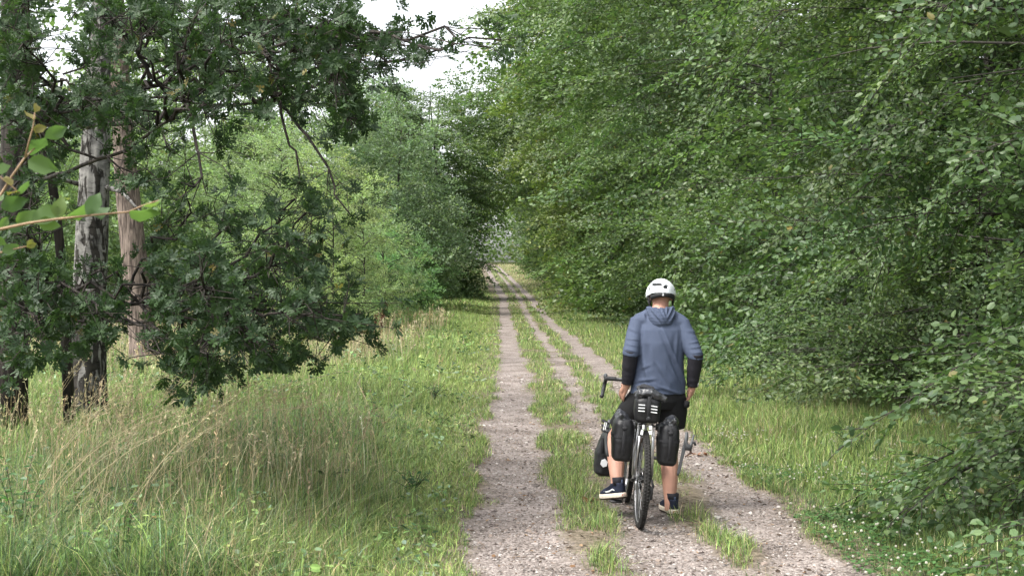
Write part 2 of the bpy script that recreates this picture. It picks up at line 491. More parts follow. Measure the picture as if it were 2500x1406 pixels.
# ------------------------------------------------------------------ leaves and boughs
def leaf_tpl(kind):
    """leaf shape: (points as [along, side, up], faces)"""
    if kind == 'beech':      # folded oval
        V = [(0, 0, 0), (.5, 0, -.03), (1, 0, -.08), (.25, .20, .05), (.66, .21, .03), (.25, -.20, .05), (.66, -.21, .03)]
        Fs = [(0, 1, 3), (3, 1, 4), (1, 2, 4), (0, 5, 1), (5, 6, 1), (1, 6, 2)]
    elif kind == 'round':    # rounder leaf, more points on its margin
        V = [(0, 0, 0), (.35, 0, -.02), (.7, 0, -.04), (1, 0, -.10), (.12, .17, .04), (.36, .31, .07), (.66, .27, .04), (.88, .10, -.03), (.12, -.17, .04), (.36, -.31, .07), (.66, -.27, .04), (.88, -.10, -.03)]
        Fs = [(0, 1, 4), (4, 1, 5), (5, 1, 6), (6, 1, 2), (6, 2, 7), (7, 2, 3), (0, 8, 1), (8, 9, 1), (9, 10, 1), (10, 2, 1), (10, 11, 2), (11, 3, 2)]
    elif kind == 'oak':      # lobed blade, two halves folded on the midrib
        h = [(0.0, 0.02), (.14, .06), (.22, .15), (.30, .15), (.34, .07), (.44, .20), (.54, .22), (.58, .10), (.68, .22), (.78, .22), (.82, .11), (.91, .13), (1.0, .03)]
        V = [(0, 0, 0), (.5, 0, -.03), (1.0, 0, -.06)] + [(a, s, .25 * s) for a, s in h] + [(a, -s, .25 * s) for a, s in h]
        L = list(range(3, 16)); Rr = list(range(16, 29))
        Fs = []
        for i in range(12):
            m = 1 if 1 <= i <= 10 else (0 if i < 1 else 2)
            Fs.append((m, L[i + 1], L[i])); Fs.append((m, Rr[i], Rr[i + 1]))
    else:                    # far: one diamond
        V = [(0, 0, 0), (.45, .30, 0), (1, 0, -.05), (.45, -.30, 0)]
        Fs = [(0, 3, 2, 1)]
    return np.array(V, float), np.array(Fs)


TPL = {k: leaf_tpl(k) for k in ('beech', 'round', 'oak', 'far')}


def put_leaves(g, kind, pos, dirs, nor, size, tint, matn=0, width=1.0):
    """many leaves at once: pos, dirs (along), nor (up) [n,3]; size [n]; tint [n,3]"""
    T, Fs = TPL[kind]
    pos, dirs, nor = (np.asarray(a, float) for a in (pos, dirs, nor))
    n = len(pos)
    if n == 0: return
    dirs = dirs / (np.linalg.norm(dirs, axis=1)[:, None] + 1e-9)
    side = np.cross(nor, dirs); side /= np.linalg.norm(side, axis=1)[:, None] + 1e-9
    up = np.cross(dirs, side)
    size = np.broadcast_to(np.asarray(size, float), (n,))
    V = pos[:, None] + size[:, None, None] * (T[None, :, 0:1] * dirs[:, None] + width * T[None, :, 1:2] * side[:, None] + T[None, :, 2:3] * up[:, None])
    k = len(T)
    Ff = (Fs[None] + (np.arange(n) * k)[:, None, None]).reshape(-1, Fs.shape[1])
    g.add(V.reshape(-1, 3), Ff, matn, np.repeat(np.asarray(tint, float), k, axis=0))


def tints(r, n, lo=0.0, hi=1.0, sick=0.005):
    t = np.zeros((n, 3)); t[:, 0] = np.clip(r.beta(1.6, 2.4, n) * (hi - lo) + lo, 0, 1)
    t[:, 1] = (r.random(n) < sick) * r.uniform(.3, .9, n)
    return t


def bough_mesh(name, seed, L=1.6, W=0.62, leaf=0.068, nside=15, kind='beech', mats=None, flat=1.0, droop=0.16, wood=True, step=0.62, up=0.0):
    """a leafy bough growing along +X: stem, side twigs, twiglets, alternate leaves lying in tiers"""
    r = np.random.default_rng(seed)
    g = Geo()
    t = np.linspace(0, 1, 7)
    stem = np.stack([L * t, 0.06 * L * np.sin(t * 3 + r.uniform(0, 6)) * t, -droop * L * t ** 2 + up * L * t + .02 * np.sin(5 * t + seed)], -1)
    if wood: g.tube(stem, np.linspace(0.006, 0.0015, 7) * L / 1.6, 4, 1, (1, 1, 1), caps=False)
    P, D, Nn, tipness = [], [], [], []

    def leaves_on(a, b, sag, dens=1.0):
        d = b - a; ln = np.linalg.norm(d); m = max(2, int(ln / (leaf * step) * dens))
        dh = d / ln
        lat = np.cross([0, 0, 1.0], dh); lat /= np.linalg.norm(lat) + 1e-9
        for i in range(m):
            f = (i + .6) / m
            p = a + d * f + np.array([0, 0, -sag * f * f])
            s = 1 if i % 2 else -1
            dr = dh * r.uniform(.25, .9) + s * lat * r.uniform(.5, 1.0) + np.array([0, 0, r.normal(-.12, .28)])
            if i == m - 1: dr = dh + r.normal(0, .2, 3)
            n = np.array([0, 0, 1.0]) + r.normal(0, .55, 3) * (1 if flat else 1.6)
            if not flat: n = r.normal(0, 1, 3) + np.array([0, 0, .5])
            P.append(p); D.append(dr); Nn.append(n); tipness.append(f)

    for k in range(nside):
        tt = .06 + .94 * (k + r.uniform(0, .6)) / nside
        tt = min(tt, 1.0)
        a = np.array([np.interp(tt, t, stem[:, j]) for j in range(3)])
        ln = W * (1.05 - .75 * tt) * r.uniform(.65, 1.15) * (0.55 + .45 * min(1, tt / .3))
        s = 1 if k % 2 else -1
        an = R(r.uniform(38, 68)) * s
        el = r.normal(0.03, .24) if flat else r.normal(.25, .5)
        if k == nside - 1: an *= .2
        d = np.array([math.cos(an) * math.cos(el), math.sin(an) * math.cos(el), math.sin(el)])
        e = a + d * ln
        sag = .14 * ln
        if wood: g.tube([a, a + d * ln * .5 - [0, 0, sag * .25], e - [0, 0, sag]], [.004, .003, .0015], 3, 1, caps=False)
        leaves_on(a, e, sag)
        if ln > .24:
            for q in range(int(ln / .13)):
                f = r.uniform(.25, .85)
                b0 = a + d * ln * f + [0, 0, -sag * f * f]
                an2 = an + R(r.uniform(35, 60)) * (1 if q % 2 else -1)
                l2 = ln * r.uniform(.25, .5)
                el2 = el + (r.normal(0.05, .25) if flat else r.normal(0, .5))
                d2 = np.array([math.cos(an2) * math.cos(el2), math.sin(an2) * math.cos(el2), math.sin(el2)])
                leaves_on(b0, b0 + d2 * l2, .1 * l2)
    n = len(P)
    wid = 1.42 if kind == 'beech' and flat else 1.15
    ti = tints(r, n, 0.0, .85)
    ti[:, 0] = np.clip(ti[:, 0] + .30 * np.array(tipness) ** 3 * r.random(n), 0, 1)
    put_leaves(g, kind, P, D, Nn, leaf * r.uniform(.65, 1.2, n), ti, 0, wid if kind != 'far' else 1.0)
    return g.mesh(name, mats, smooth=False)


BE = [M_beech, M_twig]
boughs_near = [bough_mesh("beech_bough", 100 + i, L=1.45 + .15 * (i % 3), W=.64, leaf=.060, nside=21, mats=BE) for i in range(6)]
boughs_mid = [bough_mesh("beech_bough", 200 + i, L=2.0, W=.85, leaf=.10, nside=14, mats=BE, step=.66) for i in range(5)]
boughs_far = [bough_mesh("beech_bough", 300 + i, L=2.6, W=1.2, leaf=.17, nside=12, kind='far', mats=BE, step=.62) for i in range(5)]
PA = [M_pale, M_twig]
sprays_mid = [bough_mesh("leafy_spray", 400 + i, L=1.3, W=.6, leaf=.085, nside=13, kind='beech', mats=PA, flat=0, droop=.05, up=.15, step=.85) for i in range(5)]
sprays_far = [bough_mesh("leafy_spray", 500 + i, L=2.0, W=.95, leaf=.15, nside=11, kind='far', mats=PA, flat=0, droop=.10, up=.1, step=.8) for i in range(5)]


def trunk_geo(g, H, r0, lean=(0, 0), seed=0, sides=10, top=0.07, flare=1.25):
    r = np.random.default_rng(seed)
    z = np.linspace(-0.15, H, 14); f = np.clip(z / H, 0, 1)
    wob = .02 * H * np.stack([np.sin(f * 5 + seed), np.cos(f * 4 + seed * 2)], -1) * f[:, None]
    pts = np.stack([lean[0] * f + wob[:, 0], lean[1] * f + wob[:, 1], z], -1)
    rad = r0 * (1 - (1 - top) * f ** .9) * (1 + (flare - 1) * np.exp(-np.clip(z, 0, 9) / .35))
    g.tube(pts, rad, sides, 0)
    return lambda h: np.array([np.interp(h, z, pts[:, 0]), np.interp(h, z, pts[:, 1]), h])


def wall_tree(name, label, cat, x, y, H, reach, nl, boughs, seed, color, r0=.17, hmin=.5, per=4, az_focus=(215, 85), focus=.75,
              scale=(.85, 1.25), bark=None, group=None, lowreach=None, bend=1.0, droopy=8, inner=.35, hpow=1.0, rise=.22, holes=False):
    """a tree whose limbs carry separate boughs; most limbs point into the sector az_focus (centre, half angle; 180 = towards -X)"""
    r = np.random.default_rng(seed)
    root = thing(name, label, cat, (x, y, float(gz(x, y))), group=group)
    g = Geo()
    ax = trunk_geo(g, H * .94, r0, (r.normal(0, .02) * H, r.normal(0, .02) * H), seed)
    made = []
    for i in range(nl):
        f = ((i + r.uniform(0, 1)) / nl) ** hpow
        h = hmin + (H * .94 - hmin) * f
        if r.random() < focus:
            az = R(az_focus[0] + r.uniform(-1, 1) * az_focus[1])
        else:
            az = r.uniform(0, 2 * math.pi)
        Lr = reach(h, math.degrees(az) % 360) * r.uniform(.82, 1.12)
        if Lr < .4: Lr = .4
        a = ax(max(.15, h - .18 * Lr))
        t = np.linspace(0, 1, 6)
        az_t = az + r.normal(0, .18) * t
        P = np.stack([a[0] + np.cos(az_t) * Lr * t, a[1] + np.sin(az_t) * Lr * t,
                      a[2] + (rise * 1.9 * t - (.08 + rise) * bend * t ** 2) * Lr], -1)
        g.tube(P, np.linspace(.014 + .003 * Lr, .004, 6), 5, 0, caps=False)
        nb = max(2, int(per * (0.45 + .20 * Lr)))
        for k in range(nb):
            tt = inner + (1 - inner) * (k + r.uniform(.2, 1)) / nb
            p = np.array([np.interp(tt, t, P[:, j]) for j in range(3)])
            yaw = az + (r.uniform(25, 70) * (1 if k % 2 else -1) * math.pi / 180 if k < nb - 1 else r.normal(0, .2))
            s = r.uniform(*scale)
            if holes and fbm((y + p[1]) * .62, p[2] * .95, 17, 2) < .395 and r.random() < .9: continue
            made.append((p, yaw, R(r.normal(droopy, 17)), R(r.normal(0, 26)), s))
    g.obj("trunk", bark or M_bark, root)
    for p, yaw, pit, rol, s in made[:298]:
        o = link("bough", boughs[r.integers(len(boughs))], root)
        o.location = p; o.rotation_euler = (rol, pit, yaw); o.scale = (s, s, s)
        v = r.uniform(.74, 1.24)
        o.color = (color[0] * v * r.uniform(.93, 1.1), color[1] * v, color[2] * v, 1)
    return root


# ------------------------------------------------------------------ the wall of beeches right of the track
def reach_right(base, k, cap):
    def f(h, az):
        toward = max(0.0, math.cos(R(az - 180)))
        lim = min(base + k * h, cap)
        return 1.8 + (lim - 1.8) * toward ** .6 if toward > 0 else 2.0 + .12 * h
    return f


def reach_dark(rad):
    """bare-legged below, broad above, so that the track stays open under it"""
    return lambda h, az: (.7 + .45 * h if h < 3.2 else rad)


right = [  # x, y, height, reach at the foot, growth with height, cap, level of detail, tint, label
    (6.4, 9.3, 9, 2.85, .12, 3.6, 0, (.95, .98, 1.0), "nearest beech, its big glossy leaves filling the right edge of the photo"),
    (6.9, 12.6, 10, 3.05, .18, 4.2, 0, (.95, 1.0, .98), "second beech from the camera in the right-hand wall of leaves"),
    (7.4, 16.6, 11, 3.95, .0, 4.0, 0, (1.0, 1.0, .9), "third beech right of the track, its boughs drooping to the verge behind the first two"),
    (7.8, 20.8, 12, 3.9, -.10, 3.9, 1, (.76, .82, .78), "fourth beech on the right, set back in the dark recess of the leaf wall"),  # leaf tint darkened: the recess's shade is put into this tree's colour
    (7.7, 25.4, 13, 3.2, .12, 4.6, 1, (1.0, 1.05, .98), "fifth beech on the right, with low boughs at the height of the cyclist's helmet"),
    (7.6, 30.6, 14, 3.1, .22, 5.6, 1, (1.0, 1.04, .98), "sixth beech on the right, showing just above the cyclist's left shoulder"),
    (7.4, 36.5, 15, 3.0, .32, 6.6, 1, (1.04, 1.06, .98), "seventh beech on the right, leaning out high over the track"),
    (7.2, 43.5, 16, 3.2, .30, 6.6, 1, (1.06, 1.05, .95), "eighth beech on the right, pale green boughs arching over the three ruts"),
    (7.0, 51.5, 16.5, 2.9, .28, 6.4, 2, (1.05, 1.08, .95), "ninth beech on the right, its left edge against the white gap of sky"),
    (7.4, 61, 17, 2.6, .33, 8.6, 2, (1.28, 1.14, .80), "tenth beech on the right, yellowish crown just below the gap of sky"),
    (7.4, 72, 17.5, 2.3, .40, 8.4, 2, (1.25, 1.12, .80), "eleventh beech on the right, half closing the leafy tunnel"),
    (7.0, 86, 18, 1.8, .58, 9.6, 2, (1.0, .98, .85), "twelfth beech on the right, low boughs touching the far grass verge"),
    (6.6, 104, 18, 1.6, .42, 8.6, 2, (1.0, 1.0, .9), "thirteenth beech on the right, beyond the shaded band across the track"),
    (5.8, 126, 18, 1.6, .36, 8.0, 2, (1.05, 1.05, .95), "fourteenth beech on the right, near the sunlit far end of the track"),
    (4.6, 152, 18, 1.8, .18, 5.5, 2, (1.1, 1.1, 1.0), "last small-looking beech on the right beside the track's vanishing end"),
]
LODS = (boughs_near, boughs_mid, boughs_far)
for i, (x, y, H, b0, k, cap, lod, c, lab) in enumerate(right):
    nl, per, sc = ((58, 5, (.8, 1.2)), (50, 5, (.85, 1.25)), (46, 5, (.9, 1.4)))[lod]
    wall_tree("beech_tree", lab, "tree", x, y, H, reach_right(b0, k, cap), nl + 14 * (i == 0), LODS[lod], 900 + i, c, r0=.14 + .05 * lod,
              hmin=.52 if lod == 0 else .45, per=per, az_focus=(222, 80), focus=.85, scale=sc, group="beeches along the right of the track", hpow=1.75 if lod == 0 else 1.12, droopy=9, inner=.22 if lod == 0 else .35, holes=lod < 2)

# on the two nearest beeches the leaves that show largest are single pieces
leaf_single = []
for k in range(4):
    gg = Geo(); put_leaves(gg, 'round', [(0, 0, 0)], [(1, 0, 0)], [(0, 0, 1)], [.066], [[.2 + .2 * k, 0, 0]], 0, .95)
    leaf_single.append(gg.mesh("beech_leaf", [M_beech], smooth=False))
rl = np.random.default_rng(77)
for tree in [o for o in bpy.data.objects if o.name in ("beech_tree", "beech_tree.001")]:
    cand = []
    for bo in tree.children:
        if not bo.name.startswith("bough"): continue
        w = tree.location + bo.location
        px, py = CX + w.x / w.y * F, HZ - (w.z - CH) / w.y * F
        if w.y > 5 and 1500 < px < 2600 and 0 < py < 1350: cand.append((w.y + w.x * .6, bo.name))
    cand.sort()
    for _, nm in cand[:40]:
        bo = bpy.data.objects[nm]
        for k in range(7):
            o = link("leaf", leaf_single[k % 4], bo)
            o.location = (rl.uniform(.5, 1.45), rl.uniform(-.3, .3), rl.uniform(-.22, .10)); o.rotation_euler = (rl.normal(0, .5), rl.normal(.15, .4), rl.uniform(-1.6, 1.6))
            s_ = rl.uniform(.8, 1.2); o.scale = (s_, s_, s_); o.color = bo.color

# deeper rows behind the wall: the wood that closes the gaps
back = [(11.5, 13, 12), (12.5, 21, 14), (12, 30, 15), (12.5, 40, 16), (12, 52, 17), (11.5, 66, 18), (11, 84, 18)]
for i, (x, y, H) in enumerate(back):
    wall_tree("beech_tree", "beech standing deeper in the wood behind the right-hand row", "tree", x, y, H, lambda h, az: 3.6, 26, boughs_far, 950 + i,
              (.85, .88, .85), r0=.2, hmin=.8, per=4, az_focus=(230, 80), focus=.8, scale=(1.0, 1.5), group="beeches behind the right-hand row")

# ------------------------------------------------------------------ trees on the left, beyond the meadow
def crown(rad, H, h0):
    return lambda h, az: rad * max(.18, math.sin(math.pi * min(1, max(0.04, (h - h0 + .25 * H) / (1.25 * H - h0)))) ** .8)


def left_tree(name, label, px, d, H, rad, h0, nl, boughs, seed, color, bark=None, **kw):
    x = (px - CX) / F * d
    return wall_tree(name, label, "tree", x, d, H, crown(rad, H, h0), nl, boughs, seed, color, hmin=h0, az_focus=(250, 100), focus=.7, bark=bark, **kw)


def dark_tree(name, label, px, d, H, rad, h0, nl, boughs, seed, color, **kw):
    return wall_tree(name, label, "tree", (px - CX) / F * d, d, H, reach_dark(rad), nl, boughs, seed, color, hmin=h0, az_focus=(270, 110), focus=.75, **kw)


# the dark beech that throws the shade across the track, and its neighbours
dark_tree("beech_tree", "dark beech left of the track whose low boughs overhang it at the shaded band", 1064, 84, 15, 2.4, .5, 60, boughs_far, 31, (.98, 1.0, .9), per=5, scale=(.9, 1.3), r0=.25, hpow=1.2)
dark_tree("beech_tree", "dark beech just beyond the one overhanging the shaded band on the left", 1048, 99, 17, 2.6, .6, 46, boughs_far, 32, (1.1, 1.12, .95), per=5, scale=(.9, 1.4), r0=.25)
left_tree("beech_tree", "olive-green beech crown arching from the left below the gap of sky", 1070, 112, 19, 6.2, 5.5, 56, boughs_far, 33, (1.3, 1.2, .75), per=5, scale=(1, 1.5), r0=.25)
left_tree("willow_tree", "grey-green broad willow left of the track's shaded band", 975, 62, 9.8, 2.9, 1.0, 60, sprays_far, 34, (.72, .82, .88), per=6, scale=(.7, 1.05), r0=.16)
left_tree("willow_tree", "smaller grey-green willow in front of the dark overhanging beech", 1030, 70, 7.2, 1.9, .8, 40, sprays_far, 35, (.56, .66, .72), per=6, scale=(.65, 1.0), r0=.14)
pale = [
    (690, 40, 6.8, 1.9, .4, (.92, 1.0, .95), "pale young tree behind the tips of the oak's lowest boughs"),
    (760, 44, 7.4, 2.0, .4, (1.0, 1.05, .98), "pale slender young tree left of the tallest light green sapling"),
    (815, 39, 6.3, 1.6, .35, (1.08, 1.08, .92), "tallest light green sapling at the meadow's edge, with a pointed top"),
    (885, 42, 5.0, 1.5, .3, (1.02, 1.05, .95), "light green sapling just right of the pointed one"),
    (940, 46, 4.2, 1.4, .3, (.9, 1.0, .9), "low bright green sapling below the grey-green willow"),
    (985, 52, 3.8, 1.2, .25, (.62, .90, .72), "deep green bushy sapling where the meadow meets the track verge"),
    (1045, 63, 3.4, 1.2, .25, (.60, .85, .75), "squat green sapling under the dark overhanging beech"),
    (620, 47, 8.0, 2.2, .4, (.92, 1.0, .95), "pale young tree half hidden by the oak's middle boughs"),
]
for i, (px, d, H, rad, h0, c, lab) in enumerate(pale):
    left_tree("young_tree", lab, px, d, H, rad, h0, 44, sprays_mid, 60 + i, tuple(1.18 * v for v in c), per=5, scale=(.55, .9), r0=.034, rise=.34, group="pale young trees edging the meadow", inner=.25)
tall = [
    (80, 42, 8, 2.4, .6, "pale tall tree behind the oak trunk at the left edge"),
    (200, 50, 8.8, 2.4, .8, "pale tall tree seen left of the birch trunk"),
    (330, 46, 7.6, 2.4, .8, "pale broad tree seen just right of the birch trunk"),
    (430, 54, 14, 2.7, 1.0, "pale tall tree through the gap in the oak's middle boughs"),
    (520, 60, 13, 2.6, 1.0, "pale tall tree behind the hanging oak sprigs"),
    (640, 66, 12, 2.5, 1.0, "pale feathery tree left of the bright gap low in the sky"),
    (720, 60, 14, 2.4, 1.0, "pale tall tree under the hanging oak sprigs near the centre"),
    (830, 68, 13, 2.6, 1.0, "tall grey-green birch above the pointed light green sapling"),
    (915, 80, 15, 3.0, 1.0, "tall grey-green birch just left of the gap of sky"),
    (1010, 96, 14, 3.2, 1.0, "far pale birch at the foot of the gap of sky"),
]
for i, (px, d, H, rad, h0, lab) in enumerate(tall):
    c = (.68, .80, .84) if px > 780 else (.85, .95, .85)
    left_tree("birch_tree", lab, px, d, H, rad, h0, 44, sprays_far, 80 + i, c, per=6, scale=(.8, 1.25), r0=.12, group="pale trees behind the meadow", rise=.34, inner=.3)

# ------------------------------------------------------------------ distant wood: reads as one mass
def forest_mass(name, label, zones, seed, color, n, size):
    r = np.random.default_rng(seed)
    g = Geo(); k = n // len(zones)
    for (x0, x1, y0, y1, h0, h1) in zones:
        x = r.uniform(x0, x1, k); y = r.uniform(y0, y1, k)
        lump = .62 + .55 * fbm(x * .16, y * .16, seed)
        z = gz(x, y) + h0 + (h1 * lump - h0) * r.random(k) ** .85
        P = np.stack([x, y, z], -1)
        D = r.normal(0, 1, (k, 3)) * [1, 1, .45]; Nn = r.normal(0, .8, (k, 3)) + [0, 0, .7]
        put_leaves(g, 'far', P, D, Nn, size * r.uniform(.5, 1.3, k), tints(r, k, 0, .9, 0), 0)
    o = g.obj(name, M_beech, smooth=False)
    o.color = (*color, 1)
    tag(o, label, kind='stuff')
    return o


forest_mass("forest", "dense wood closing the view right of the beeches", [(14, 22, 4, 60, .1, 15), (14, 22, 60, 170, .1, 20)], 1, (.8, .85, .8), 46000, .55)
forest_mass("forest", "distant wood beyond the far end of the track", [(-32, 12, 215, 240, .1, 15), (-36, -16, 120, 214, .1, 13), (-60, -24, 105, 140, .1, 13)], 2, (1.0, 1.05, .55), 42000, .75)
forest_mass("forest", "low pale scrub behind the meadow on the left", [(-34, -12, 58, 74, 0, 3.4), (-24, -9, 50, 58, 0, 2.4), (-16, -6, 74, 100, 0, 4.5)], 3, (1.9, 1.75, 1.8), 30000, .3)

# ------------------------------------------------------------------ grass
LIME, GREEN, DEEP, TAN, STRAW, BLUE = (np.array(c) for c in ((.250, .325, .098), (.130, .215, .066), (.058, .108, .040), (.36, .30, .175), (.48, .415, .27), (.165, .235, .14)))


def blades(g, x, y, h, w, colr, r, segs=3, lean=.35, z0=None):
    n = len(x)
    if n == 0: return
    az = r.uniform(0, 2 * math.pi, n) + 0.0
    face = np.stack([np.cos(az), np.sin(az), np.zeros(n)], -1)              # bends this way
    side = np.stack([-np.sin(az + r.normal(0, .5, n)), np.cos(az + r.normal(0, .5, n)), np.zeros(n)], -1)
    b = np.abs(r.normal(lean, lean * .75, n)) + (r.random(n) < .18) * r.uniform(.3, .8, n)
    base = np.stack([x, y, (surf(x, y) if z0 is None else z0) - .012], -1)
    V = []
    for s in range(segs):
        f = s / segs
        c = base + face * (b * h * f ** 2)[:, None] + np.array([0, 0, 1.0]) * (h * (f - .32 * np.minimum(b, 1.2) * f ** 2))[:, None]
        ww = (w * (1 - .75 * f))[:, None] * side * .5
        V += [c - ww, c + ww]
    tip = base + face * (b * h)[:, None] + np.array([0, 0, 1.0]) * (h * (1 - .32 * np.minimum(b, 1.2)))[:, None]
    V.append(tip)
    V = np.stack(V, 1); k = 2 * segs + 1
    off = (np.arange(n) * k)[:, None]
    cc = np.repeat(colr[:, None], k, 1).reshape(-1, 3)
    base_n = g.n
    tri = (np.array([[2 * segs - 2, 2 * segs - 1, 2 * segs]])[None] + off[:, None]).reshape(-1, 3)
    g.add(V.reshape(-1, 3), tri, 0, cc)
    for s in range(segs - 1):
        q = (np.array([2 * s, 2 * s + 1, 2 * s + 3, 2 * s + 2])[None] + off)
        g.L.append((q + base_n).ravel()); g.T.append(np.full(n, 4)); g.M.append(np.full(n, 0))


def pick(r, n, pal, p):
    p = np.asarray(p, float)
    if p.ndim == 1: p = np.repeat(p[None], n, 0)
    cp = np.cumsum(p / p.sum(1, keepdims=True), 1)
    i = (r.random(n)[:, None] > cp).sum(1).clip(0, len(pal) - 1)
    c = np.array(pal)[i]
    return np.clip(c * r.lognormal(-.05, .32, (n, 1)) * r.uniform(.9, 1.1, (n, 3)), 0, 1)


def scatter(r, y0, y1, ufun, dens, power=0.0):
    """points between y0 and y1; ufun(y) -> (u0, u1) limits measured from the track line"""
    yy = np.linspace(y0, y1, 60); wid = np.array([max(0, ufun(v)[1] - ufun(v)[0]) for v in yy])
    n = int(np.trapezoid(wid, yy) * dens) if hasattr(np, 'trapezoid') else int(np.trapz(wid, yy) * dens)
    cdf = np.cumsum(wid); cdf = cdf / cdf[-1]
    y = np.interp(r.random(n), cdf, yy)
    lim = np.array([np.interp(y, yy, [ufun(v)[j] for v in yy]) for j in (0, 1)])
    u = lim[0] + (lim[1] - lim[0]) * r.random(n)
    return u, y


r = np.random.default_rng(41)
left_edge = lambda m: (lambda y: (min(-1.0, -0.415 * y - m), -0.28))
right_edge = lambda m: (lambda y: (2.02, max(2.4, min(.415 * y + m, 4.9))))
gm = Geo()
for (y0, y1, dens, segs, wk) in ((6.6, 10, 3300, 3, .0066), (10, 14, 2200, 3, .008), (14, 22, 1100, 2, .010), (22, 34, 520, 1, .017), (34, 60, 200, 1, .032), (60, 100, 60, 1, .06)):
    u, y = scatter(r, y0, y1, lambda v: (max(left_edge(.8)(v)[0], -17), -.28), dens)
    x = u + xoff(y)
    bb = bare(x, y); keep = bb < r.uniform(.0, .75, len(x))
    u, y, x, bb = u[keep], y[keep], x[keep], bb[keep]
    n = len(x)
    far = sstep(11.5, 18, y - 1.4 * (u + 2.2))                           # tall rank grass in front, shorter brighter grass beyond
    tall_ = sstep(-.35, -2.1, u)
    patch = fbm(x * .45, y * .30, 21)
    h = (.07 + .05 * r.random(n)) * (1 - tall_) + tall_ * ((.34 + .30 * r.random(n)) * (1 - far) + (.24 + .18 * r.random(n)) * far)
    h *= (.7 + .6 * fbm(x * .9, y * .9, 22)) * (.45 + .55 * r.random(n)) * (1 - .7 * bb)
    tanp = sstep(22, 26, y) * sstep(-2.3, -3.2, u) * sstep(48, 40, y) * .8
    p_tan = np.clip(.06 + .24 * sstep(.42, .62, patch) * (1 - far) * tall_ + tanp * .9, 0, 1)
    lime = np.clip((1 - tall_) * .55 + far * .6, 0, 1)
    P = np.stack([.24 + lime, .55 - .25 * lime, .22 * tall_ * (1 - .7 * far) + .05, p_tan * 1.2, p_tan * .5, .16 * tall_ * (1 - far)], -1)
    blades(gm, x, y, h, wk * r.uniform(.6, 1.3, n), pick(r, n, (LIME, GREEN, DEEP, TAN, STRAW, BLUE), P), r, segs, .55)
# broad-leaved weeds low in the meadow
for (y0, y1, dens, lf) in ((6.8, 11, 48, .05), (11, 20, 20, .06), (20, 40, 6, .09)):
    u, y = scatter(r, y0, y1, lambda v: (max(left_edge(.6)(v)[0], -12), -.45), dens)
    x = u + xoff(y); k = fbm(u * .9, y * .6, 61) > .44
    x, y, u = x[k], y[k], u[k]; n = len(x)
    c = pick(r, n, (GREEN, DEEP, BLUE, LIME), (.4, .3, .2, .1))
    for q in range(5):
        a = r.uniform(0, 6.3, n)
        z = surf(x, y) + (.04 + .28 * r.random(n)) * (.25 + .75 * sstep(-.5, -1.8, u))
        put_leaves(gm, 'beech', np.stack([x + r.normal(0, .05, n), y + r.normal(0, .05, n), z], -1), np.stack([np.cos(a), np.sin(a), r.normal(.15, .35, n)], -1), r.normal(0, .35, (n, 3)) + [0, 0, 1], lf * r.uniform(.6, 1.3, n), c, 0, 1.2)
# strips between the ruts and ragged tufts at their edges
for (y0, y1, dens, segs, wk) in ((6.6, 12, 3400, 2, .0055), (12, 20, 1800, 2, .008), (20, 36, 700, 1, .014), (36, 70, 220, 1, .028), (70, 200, 50, 1, .06)):
    u, y = scatter(r, y0, y1, lambda v: (-.34, 2.25), dens)
    x = u + xoff(y)
    tuft = fbm(x * 2.2, y * 1.4, 31, 3)
    near_gap = sstep(11.0, 9.0, y) * sstep(.8, 1.3, u)                    # the worn patch round the bicycle
    bb = bare(x, y); keep = (bb < r.uniform(.0, .60, len(x))) & (tuft > .27 + .17 * near_gap + .10 * r.random(len(x)) * (y < 20))
    u, y, x, tuft, bb = u[keep], y[keep], x[keep], tuft[keep], bb[keep]
    n = len(x)
    h = (.035 + .075 * r.random(n)) * (.45 + 1.1 * np.clip(tuft - .27, 0, .5) / .3) * (1 - .7 * bb)
    P = np.stack([np.full(n, .55), np.full(n, .42), np.full(n, .12), np.full(n, .10), np.full(n, .05)], -1)
    blades(gm, x, y, h, wk * r.uniform(.6, 1.3, n), pick(r, n, (LIME, GREEN, DEEP, TAN, STRAW), P), r, segs, .5)
# right verge
for (y0, y1, dens, segs, wk) in ((6.6, 11, 3400, 2, .0055), (11, 18, 1900, 2, .008), (18, 34, 700, 1, .014), (34, 70, 220, 1, .028), (70, 130, 50, 1, .06), (130, 212, 28, 1, .10)):
    u, y = scatter(r, y0, y1, lambda v: (1.98, min(.43 * v + .6, 5.6)), dens)
    x = u + xoff(y)
    bb = bare(x, y); keep = bb < r.uniform(.0, .7, len(x))
    u, y, x, bb = u[keep], y[keep], x[keep], bb[keep]
    n = len(x)
    dp = fbm(x * .8, y * .5, 51)
    rise_ = sstep(2.1, 3.0, u)
    h = (.04 + .05 * r.random(n)) * (1 - rise_) + rise_ * (.10 + .16 * r.random(n)) * (.6 + .8 * dp)
    clover = sstep(11.5, 9.5, y)
    h *= (1 - .35 * clover) * (1 - .7 * bb)
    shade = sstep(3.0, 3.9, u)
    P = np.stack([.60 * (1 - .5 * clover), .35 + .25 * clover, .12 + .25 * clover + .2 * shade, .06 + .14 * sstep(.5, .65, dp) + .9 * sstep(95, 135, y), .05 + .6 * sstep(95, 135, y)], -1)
    blades(gm, x, y, h, wk * r.uniform(.6, 1.3, n), pick(r, n, (LIME, GREEN, DEEP, TAN, STRAW), P), r, segs, .42)
grass = gm.obj("grass", M_grass, smooth=False)
tag(grass, "mixed green and straw-coloured meadow grass", kind='stuff')

